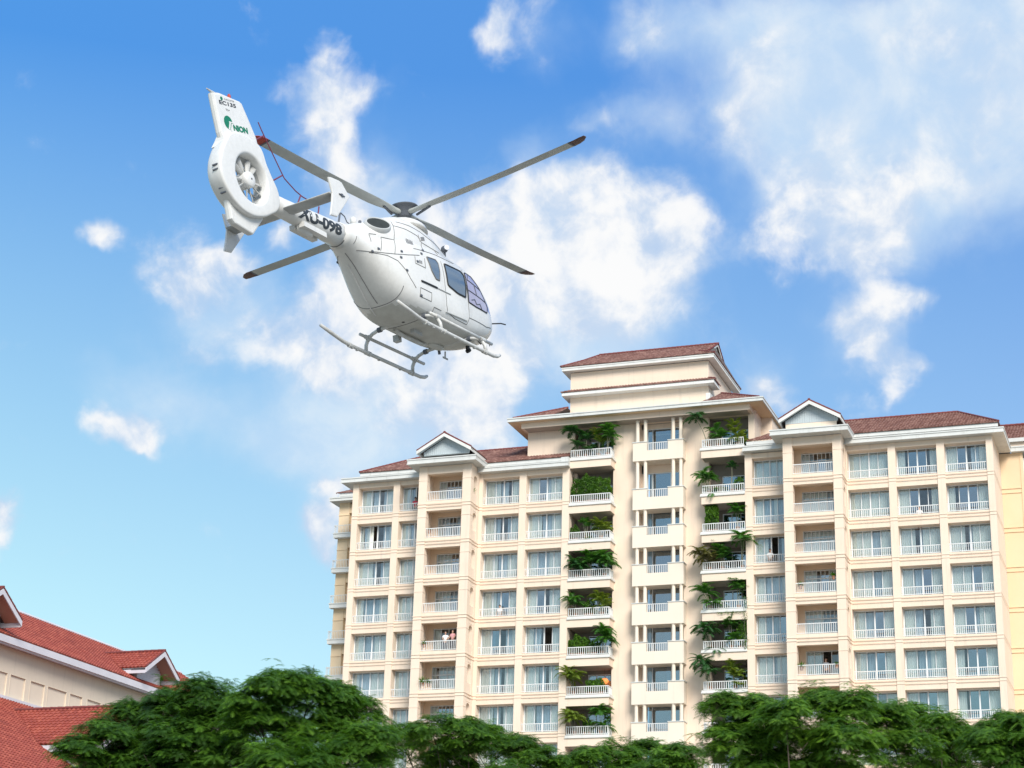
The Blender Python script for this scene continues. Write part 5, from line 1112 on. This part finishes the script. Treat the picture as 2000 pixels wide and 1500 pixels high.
# mast fairing, hub and blades
m = MB(); 
m.loft([[(-.05+a_*math.cos(k*math.pi/12), b_*math.sin(k*math.pi/12), z) for k in range(24)] for a_, b_, z in ((.62, .50, 2.84), (.60, .47, 2.95), (.50, .38, 3.03), (.30, .26, 3.06), (.12, .12, 3.08))]); hobj('mast_fairing', m, 'heli_white', smooth=True)
tilt = Matrix.Rotation(R(2.2), 4, 'Y')
def ht(p): q = tilt @ Vector(p); return (q.x, q.y, q.z+3.36)
m = MB(); m.loft([[ht((r*math.cos(k*math.pi/14), r*math.sin(k*math.pi/14), z)) for k in range(28)] for r, z in ((.10, -.34), (.10, -.16), (.15, -.12), (.20, -.02), (.26, .05), (.34, .10), (.345, .12), (.28, .14), (.1, .15))]); hub = hobj('rotor_hub', m, 'hub_dark', smooth=False)
def blade(az):
    ca, sa = math.cos(az), math.sin(az)
    def sec(r, ch, th, z, sweep=0, pitch=.10):
        out = []
        for k in range(14):
            a = 2*math.pi*k/14; x = .5*math.cos(a)*ch-.10*ch; y = th*.5*math.sin(a)*(1 if x > 0 else .8)
            # chordwise coordinate: +x = leading edge, perpendicular to the span (rotor turns anticlockwise from above)
            xx = x*math.cos(pitch)-y*math.sin(pitch)-sweep; yy = x*math.sin(pitch)+y*math.cos(pitch)
            out.append(ht((r*ca-xx*sa, r*sa+xx*ca, z+yy)))
        return out
    st = [(.16, .13, .12, -.02), (.34, .14, .12, -.03), (.55, .20, .10, -.035), (.85, .27, .07, -.045), (1.1, .30, .05, -.05), (1.8, .30, .040, -.055), (3.0, .29, .036, -.04), (4.0, .29, .034, -.01), (4.719, .29, .033, .013)]
    b = hobj('rotor_blade', MB().loft([sec(r, c, t, z) for r, c, t, z in st]), 'blade_grey')
    tip = [(4.72, .29, .033, .013, 0), (4.84, .28, .03, .02, .0), (4.98, .24, .026, .027, .03), (5.1, .12, .015, .03, .09)]
    hobj('blade_tip', MB().loft([sec(r, c, t, z, s) for r, c, t, z, s in tip]), TIPM[az_i], b, smooth=True)
    hobj('blade_band', MB().loft([sec(r, c+.004, t+.004, z) for r, c, t, z in ((4.68, .29, .033, .012), (4.73, .29, .033, .013))]), 'hub_dark', b)
    m = MB(); m.tube([ht((.30*ca-.12*-sa*-1, .30*sa-.12*ca, -.10)), ht((.75*ca, .75*sa, -.09))], .03, 8); hobj('pitch_arm', m, 'hub_dark', b)
TIPM = ['blade_tip_dark', 'blade_tip_dark', 'blade_red', 'blade_tip_dark']
for az_i, deg in enumerate((-5.9, 84.1, 174.1, 264.1)): blade(R(deg))
# tail boom
BOOM = [(-2.72, 1.83, .275), (-3.4, 1.815, .25), (-4.2, 1.79, .222), (-5.0, 1.77, .20), (-5.45, 1.76, .19)]
def boom_at(x):
    xs = [-b[0] for b in BOOM]; return np.interp(-x, xs, [b[1] for b in BOOM]), np.interp(-x, xs, [b[2] for b in BOOM])
boom = hobj('tail_boom', MB().loft([[(x, r*math.cos(k*math.pi/16), zc+r*1.02*math.sin(k*math.pi/16)) for k in range(32)] for x, zc, r in BOOM]), 'heli_white', smooth=True)
m = MB(); zc, r = boom_at(-2.95); m.loft([[(x, (r+q)*math.cos(k*math.pi/16), zc+(r+q)*1.02*math.sin(k*math.pi/16)) for k in range(32)] for x, q in ((-2.99, .002), (-2.985, .006), (-2.955, .006), (-2.95, .002))], cap=False); hobj('boom_joint', m, 'seam')
m = MB(); m.box(-4.44, -3.62, -.19, -.05, 1.49, 1.60); m.box(-4.44, -3.62, .05, .19, 1.49, 1.60); hobj('antenna_fairing', m, 'heli_white')
m = MB(); m.loft([[(-4.15+a_*math.cos(k*math.pi/8), b_*math.sin(k*math.pi/8), z) for k in range(16)] for a_, b_, z in ((.30, .10, 1.58), (.27, .09, 1.47), (.15, .05, 1.42))]); hobj('antenna_blister', m, 'heli_white', smooth=True)
# shrouded tail fan
FC = Vector((-6.21, 0, 1.93)); RD = .50
OUT = [(-7.03, 2.46), (-7.17, 2.2), (-7.25, 1.87), (-7.20, 1.60), (-7.04, 1.40), (-6.78, 1.20), (-6.37, 1.10), (-5.97, 1.17), (-5.60, 1.36), (-5.28, 1.58), (-5.28, 1.92), (-5.50, 2.20), (-5.70, 2.48), (-5.80, 2.78), (-6.3, 2.84), (-6.85, 2.74)]
def out_r(a):
    P = [(math.atan2(z-FC.z, x-FC.x), math.hypot(x-FC.x, z-FC.z)) for x, z in OUT]; P.sort(); xs = [p[0] for p in P]; rs = [p[1] for p in P]
    xs = [xs[-1]-2*math.pi]+xs+[xs[0]+2*math.pi]; rs = [rs[-1]]+rs+[rs[0]]; return float(np.interp(a, xs, rs))
NA = 72; rings_ = []
ang = [-math.pi+2*math.pi*k/NA for k in range(NA)]
orr = [out_r(a) for a in ang]; orr = [(orr[i-2]+2*orr[i-1]+3*orr[i]+2*orr[(i+1) % NA]+orr[(i+2) % NA])/9 for i in range(NA)]
prof = [(0, -.08, 0), (0, .10, 0), (0, .16, .02), (0, .195, .055), (0, .208, .11)]
def ringf(f): return [(FC.x+f(i)[0]*math.cos(a), f(i)[1], FC.z+f(i)[0]*math.sin(a)) for i, a in enumerate(ang)]
secs = []
TH = .205
secs.append(lambda i: (RD, .15)); secs.append(lambda i: (RD+.005, -.05)); secs.append(lambda i: (RD+.015, -.12)); secs.append(lambda i: (RD+.03, -.182)); secs.append(lambda i: (RD+.065, -TH))
secs.append(lambda i: (RD+.09, -TH-.002)); secs.append(lambda i: (RD+.10+(orr[i]-RD-.10)*.5, -TH-.002)); secs.append(lambda i: (orr[i]-.06, -TH)); secs.append(lambda i: (orr[i]-.035, -TH+.002)); secs.append(lambda i: (orr[i]-.012, -TH+.016)); secs.append(lambda i: (orr[i]-.002, -TH+.045)); secs.append(lambda i: (orr[i]*(.985 if i < NA*2 else 1), -.06))
secs.append(lambda i: (orr[i]*.97, .06)); secs.append(lambda i: (orr[i]*.955-.015, TH-.05)); secs.append(lambda i: (orr[i]*.955-.05, TH-.01)); secs.append(lambda i: (RD+.10+(orr[i]*.955-RD-.10)*.5, TH)); secs.append(lambda i: (RD+.08, TH)); secs.append(lambda i: (RD+.03, .17)); secs.append(lambda i: (RD, .15))
shroud = hobj('fan_shroud', MB().loft([ringf(f) for f in secs], cap=False), 'heli_white', smooth=True)
m = MB(); m.loft([ringf(lambda i: (RD-.003, .14)), ringf(lambda i: (RD-.003, -.03))], cap=False); hobj('duct_liner', m, 'fan_grey', shroud, smooth=True, fix=False)
for (x, z) in ((-7.20, 1.86), (-6.97, 1.46)):
    m = MB(); a = math.atan2(z-FC.z, x-FC.x); rr = out_r(a)*.975
    for dz in (-.025, .025): m.box(x*0+FC.x+rr*math.cos(a+dz*2)-.03, FC.x+rr*math.cos(a+dz*2)+.012, -.13, .0, FC.z+rr*math.sin(a+dz*2)-.012, FC.z+rr*math.sin(a+dz*2)+.012)
    hobj('tail_light', m, 'hub_dark', shroud)
fan = hobj('fan_hub', MB().loft([[(FC.x+r*math.cos(k*math.pi/14), y, FC.z+r*math.sin(k*math.pi/14)) for k in range(28)] for r, y in ((.12, .20), (.17, .10), (.175, -.10), (.17, -.15), (.14, -.175), (.06, -.185), (.01, -.187))]), 'heli_white', smooth=True)
m = MB(); m.tube([(FC.x, -.18, FC.z), (FC.x, -.195, FC.z)], .018, 8); hobj('hub_bolt', m, 'black', fan)
for k in range(10):
    a = 2*math.pi*k/10+.17+(.12 if k % 2 else -.05); u = Vector((math.cos(a), 0, math.sin(a))); t_ = Vector((-math.sin(a), 0, math.cos(a))); q = MB(); rgs = []
    for r_, ch, tw_ in ((.16, .035, .9), (.22, .04, .9), (.25, .055, .8), (.36, .062, .65), (.485, .062, .5)):
        d1 = t_*math.cos(tw_)+Vector((0, 1, 0))*math.sin(tw_); d2 = -t_*math.sin(tw_)+Vector((0, 1, 0))*math.cos(tw_)
        rgs.append([tuple(FC+u*r_+Vector((0, -.05, 0))+d1*ch*math.cos(j*math.pi/4)+d2*.013*math.sin(j*math.pi/4)) for j in range(8)])
    hobj('fan_blade', q.loft(rgs), 'fan_grey', fan, smooth=True)
for k in range(9):
    a = 2*math.pi*k/9+.4; u = Vector((math.cos(a), 0, math.sin(a))); m = MB(); m.tube([tuple(FC+u*.12+Vector((0, .12, 0))), tuple(FC+u*.49+Vector((0, .12, 0)))], .022, 6); hobj('stator_vane', m, 'fan_grey', shroud)
# fins
def fin(pts, y0, th, name, mn='heli_white', parent=None):
    """bevelled slab with an aerofoil-like rounding; pts (x, z)"""
    c = sum((Vector(p) for p in pts), Vector((0, 0)))/len(pts)
    def rg(s, y): return [(c.x+(p[0]-c.x)*s, y0+y, c.y+(p[1]-c.y)*s) for p in pts]
    return hobj(name, MB().loft([rg(.90, -th/2), rg(.97, -th*.42), rg(1, -th*.2), rg(1, th*.2), rg(.97, th*.42), rg(.90, th/2)]), mn, parent)
UF = [(-7.20, 3.52), (-7.0, 3.60), (-6.30, 3.68), (-6.22, 3.66), (-5.98, 3.33), (-5.78, 3.04), (-5.72, 2.85), (-6.3, 2.70), (-6.93, 2.56), (-7.0, 2.72), (-7.1, 3.1)]
ufin = fin(UF, 0, .15, 'vertical_fin')
m = MB(); m.loft([[(x, y, z) for x, y, z in q] for q in ([(-7.03, -.16, 2.42), (-5.76, -.16, 2.5), (-5.76, .16, 2.5), (-7.03, .16, 2.42)], [(-6.97, -.13, 2.55), (-5.76, -.13, 2.7), (-5.76, .13, 2.7), (-6.97, .13, 2.55)], [(-6.95, -.07, 2.68), (-5.76, -.07, 2.88), (-5.76, .07, 2.88), (-6.95, .07, 2.68)])]); hobj('fin_root', m, 'heli_white')
LF = [(-6.90, 1.40), (-6.84, 1.1), (-6.80, .90), (-6.69, .83), (-6.12, .78), (-6.07, .80), (-5.70, 1.26), (-5.85, 1.36), (-6.4, 1.3)]
fin(LF, 0, .15, 'lower_fin')
m = MB(); m.tube([(-7.30, 0, 3.585), (-7.12, 0, 3.57), (-6.9, 0, 3.60)], [.012, .03, .01], 8); hobj('fin_antenna', m, 'heli_grey')
m = MB(); m.loft([[(-6.56+q*math.cos(k*math.pi/5), q*math.sin(k*math.pi/5), z) for k in range(10)] for q, z in ((.035, 3.64), (.04, 3.70), (.03, 3.74), (.01, 3.76))]); hobj('anticollision_light', m, 'blade_red')
# stabiliser with end plates
def stab(y0, y1):
    rgs = []
    for y in (y0, (y0+y1)/2, y1):
        x0_, x1_, z_ = -5.15, -4.74, 1.665-.0*abs(y); rgs.append([((x0_+x1_)/2+(x1_-x0_)/2*math.cos(a*math.pi/7), y, z_+.038*math.sin(a*math.pi/7)*(1.2 if math.cos(a*math.pi/7) > 0 else .8)) for a in range(14)])
    return MB().loft(rgs)
st_ = hobj('stabiliser', stab(-1.31, 1.31), 'heli_grey', smooth=True)
EP = [(-5.19, 1.97), (-5.10, 2.0), (-4.80, 2.03), (-4.70, 2.02), (-4.44, 1.78), (-4.70, 1.47), (-4.96, 1.16), (-5.21, 1.12), (-5.13, 1.4), (-5.08, 1.65)]
for s in (-1, 1):
    e = fin([(x, z) for x, z in EP], s*1.335, .045, 'end_plate', 'heli_white')
    m = MB(); m.box(-4.86, -4.66, s*1.37-.012, s*1.37+.012, 1.70, 1.715); m.box(-4.79, -4.73, s*1.37-.015, s*1.37+.015, 1.68, 1.735); hobj('plate_fitting', m, 'hub_dark', e)
# tail antennas: wire with stays
m = MB(); m.tube([(-5.60, 0, 3.50), (-5.5, 0, 3.36), (-5.20, 0, 3.0), (-4.87, 0, 2.61), (-4.78, 0, 2.51), (-4.4, 0, 2.36), (-4.15, 0, 2.31), (-3.6, 0, 2.30)], .013, 6); hobj('antenna_rod', m, 'antenna_red')
for a, b in (((-5.79, 0, 3.0), (-5.45, 0, 3.24)), ((-5.26, 0, 2.27), (-4.86, 0, 2.55)), ((-4.40, 0, 2.0), (-4.22, 0, 2.32)), ((-3.62, 0, 2.05), (-3.55, 0, 2.29))): m = MB(); m.tube([a, b], .017, 6); hobj('antenna_stay', m, 'antenna_red')
m = MB(); m.tube([(-2.88, -.02, 2.08), (-2.78, -.02, 2.38)], .022, 8); m.tube([(-2.86, -.02, 2.38), (-2.72, -.02, 2.41)], .02, 8); m.tube([(-2.74, -.02, 2.41), (-2.60, -.02, 2.38), (-2.52, -.02, 2.27), (-2.42, -.02, 2.26), (-2.30, -.02, 2.30)], .014, 6); hobj('cable_cutter', m, 'hub_dark')
m = MB(); m.loft([[(-2.15+q*math.cos(k*math.pi/6), .05+q*math.sin(k*math.pi/6), z) for k in range(12)] for q, z in ((.07, 2.36), (.07, 2.50), (.03, 2.54))]); hobj('beacon', m, 'heli_white', smooth=True)
m = MB(); m.tube([(-2.28, -.18, 2.22), (-2.24, -.18, 2.34)], .035, 8); hobj('grab_fitting', m, 'hub_dark')
# undercarriage
for s in (-1, 1):
    m = MB(); m.tube([(-2.30, s, .20), (-1.9, s, .13), (-1.45, s, .055), (-1.15, s, .035), (-.3, s, .03), (1.4, s, .03), (1.78, s, .035), (1.98, s, .075), (2.09, s, .13)], [.038]+[.044]*7+[.036], 10); sk = hobj('skid', m, 'skid_paint', smooth=True)
    for x in (-.53, -.40, 1.33, 1.44, -1.2): m = MB(); m.tube([(x-.03, s, .03), (x+.03, s, .03)], .058, 10); hobj('skid_clamp', m, 'skid_paint', sk)
    for x in (-1.1, -.9, .0, .9): m = MB(); m.box(x-.03, x+.03, s-.03, s+.03, -.022, -.004); hobj('wear_shoe', m, 'heli_grey', sk)
    # step tube outboard of the belly
    y = s*.93; m = MB(); m.tube([(-.84, y, .37), (1.88, y, .37)], .038, 10); stp = hobj('boarding_step', m, 'skid_paint', smooth=True)
    for x in (-.53, 1.44): m = MB(); m.tube([(x-.09, y, .37), (x+.09, y, .37)], .052, 10); m.box(x-.04, x+.04, min(y, s*.86), max(y, s*.86), .33, .41); hobj('step_bracket', m, 'skid_paint', stp)
for x in (-.53, 1.44):
    m = MB(); m.tube([(x, -1, .05), (x, -.985, .20), (x, -.92, .33), (x, -.80, .42), (x, -.62, .475), (x, -.3, .49), (x, .3, .49), (x, .62, .475), (x, .80, .42), (x, .92, .33), (x, .985, .20), (x, 1, .05)], .042, 10); ct = hobj('cross_tube', m, 'skid_paint', smooth=True)
    for s in (-1, 1):
        m = MB(); m.tube([(x, s*.55, .47), (x, s*.64, .468)], .062, 10); hobj('tube_clamp', m, 'hub_dark', ct)
        m = MB(); m.tube([(x, s*.90, .345), (x, s*.94, .30)], .055, 10); hobj('tube_clamp', m, 'heli_grey', ct)
# belly details
m = MB(); m.box(-.1, .25, -.05, .05, .36, .45); hobj('cargo_hook', m, 'heli_grey')
m = MB(); m.tube([(-.35, .30, .45), (-.2, .30, .40), (.3, .30, .39), (.8, .3, .40), (.95, .3, .45)], .05, 8); hobj('belly_pipe', m, 'skid_paint')
m = MB(); m.box(-.05, .10, .42, .56, .30, .45); hobj('antenna_box', m, 'heli_grey')
m = MB(); m.loft([[(1.25+a_*math.cos(k*math.pi/8), .20+b_*math.sin(k*math.pi/8), z) for k in range(16)] for a_, b_, z in ((.30, .12, .46), (.26, .10, .41), (.12, .05, .385))]); hobj('belly_fairing', m, 'heli_belly', smooth=True)
m = MB(); m.tube([(1.75, .25, .46), (1.72, .25, .30)], .02, 6); m.box(1.62, 1.84, .24, .26, .27, .31); hobj('belly_antenna', m, 'heli_grey')
m = MB(); m.tube([(1.55, .30, .46), (1.56, .30, .36)], .035, 8); hobj('landing_light', m, 'hub_dark')
m = MB(); m.tube([(1.95, -.25, .52), (1.95, -.25, .42)], .05, 10); m.tube([(1.95, -.25, .43), (1.99, -.25, .40)], .07, 10); hobj('searchlight', m, 'black')
m = MB(); m.tube([(1.8, -.62, .56), (1.9, -.66, .46)], .04, 8); hobj('landing_light', m, 'black')
m = MB(); m.tube([(2.85, -.46, 1.28), (3.05, -.62, 1.30), (3.2, -.66, 1.30)], .016, 6); hobj('pitot_tube', m, 'black')
m = MB(); m.tube([(3.08, -.15, 1.02), (3.14, -.2, .92), (3.05, -.25, .82)], .012, 6); hobj('nose_wire', m, 'hub_dark')
# ball light on the roof
m = MB(); c = Vector((.98, -.42, 2.63)); m.loft([[tuple(c+Vector((.085*math.sin(p)*math.cos(k*math.pi/8), .085*math.sin(p)*math.sin(k*math.pi/8), .085*math.cos(p)))) for k in range(16)] for p in [i*math.pi/8+.02 for i in range(9)]]); b = hobj('roof_lamp', m, 'hub_dark', smooth=True)
m = MB(); m.tube([tuple(c), (1.0, -.40, 2.40)], .03, 8); hobj('lamp_bracket', m, 'hub_dark', b)
m = MB(); m.tube([tuple(c+Vector((-.04, -.075, 0))), tuple(c+Vector((-.07, -.11, 0)))], .06, 12); hobj('lamp_glass', m, 'metal', b)

# ---- lettering
def text_mesh(s, size, bold=0.0):
    cu = bpy.data.curves.new('t', 'FONT'); cu.body = s; cu.size = size; cu.offset = bold; cu.extrude = 0; cu.resolution_u = 4
    o = bpy.data.objects.new('t', cu); COL.objects.link(o); bpy.context.view_layer.update(); me = bpy.data.meshes.new_from_object(o); bpy.data.objects.remove(o); bm = bmesh.new(); bm.from_mesh(me)
    bmesh.ops.triangulate(bm, faces=bm.faces); bmesh.ops.subdivide_edges(bm, edges=[e for e in bm.edges if e.calc_length() > size*.12], cuts=2); bm.to_mesh(me); bm.free(); return me
def fit(me, w, h):
    xs = [v.co.x for v in me.vertices]; ys = [v.co.y for v in me.vertices]; x0, x1, y0, y1 = min(xs), max(xs), min(ys), max(ys)
    for v in me.vertices: v.co = Vector(((v.co.x-x0)/(x1-x0)*w, (v.co.y-y0)/(y1-y0)*h, 0))
for side in (-1, 1):
    me = text_mesh('XU-098', .3, .014); me.name = 'registration'; fit(me, 1.50, .27)
    for v in me.vertices:
        x = (-4.62+v.co.x) if side < 0 else (-3.12-v.co.x); zc, r = boom_at(x); th = (v.co.y-.155)/r; v.co = Vector((x, side*(r+.004)*math.cos(th), zc+(r*1.02+.004)*math.sin(th)))
    obj('registration', me, 'text_dark', heli)
def fin_text(s, p, ang, w, h, mn, bold=.0, slant=0, side=-1):
    me = text_mesh(s, .2, bold); fit(me, w, h); me.name = 'lettering'
    for v in me.vertices:
        x, y = v.co.x+slant*v.co.y, v.co.y; v.co = Vector((p[0]+x*math.cos(ang)-y*math.sin(ang), side*.079, p[1]+x*math.sin(ang)+y*math.cos(ang)))
    return obj('lettering', me, mn, ufin)
fin_text('EC135', (-7.0, 3.335), .215, .57, .085, 'text_dark', .006)
fin_text('T2+', (-6.80, 3.265), .215, .14, .04, 'text_dark', .002); fin_text('EUROCOPTER', (-6.83, 3.49), .215, .34, .035, 'seam', .0)
fin_text('NION', (-6.565, 2.905), .215, .50, .135, 'logo_green', .012)
def disc(c, r, y, n=28, a0=0, a1=2*math.pi): return [(c[0]+r*math.cos(a0+(a1-a0)*k/n), y, c[1]+r*math.sin(a0+(a1-a0)*k/n)) for k in range(n+(0 if a1-a0 > 6.2 else 1))]
m = MB(); m.prism(disc((-6.735, 3.02), .145, -.0785), (0, .003, 0)); hobj('logo_disc', m, 'logo_green', ufin)
m = MB()
for dx, w_ in ((-.005, .05), (.065, .05)): m.prism([(-6.735+dx, -.0815, 2.865), (-6.735+dx+w_, -.0815, 2.875), (-6.735+dx+w_+.035, -.0815, 3.045), (-6.735+dx+.035, -.0815, 3.035)], (0, .002, 0))
m.prism([(-6.72, -.0815, 3.03), (-6.57, -.0815, 3.06), (-6.565, -.0815, 3.085), (-6.715, -.0815, 3.055)], (0, .002, 0)); hobj('logo_letter', m, 'heli_white', ufin)
m = MB(); m.prism(disc((-6.925, 3.485), .042, -.0785, 16), (0, .003, 0)); hobj('logo_disc', m, 'logo_green', ufin)
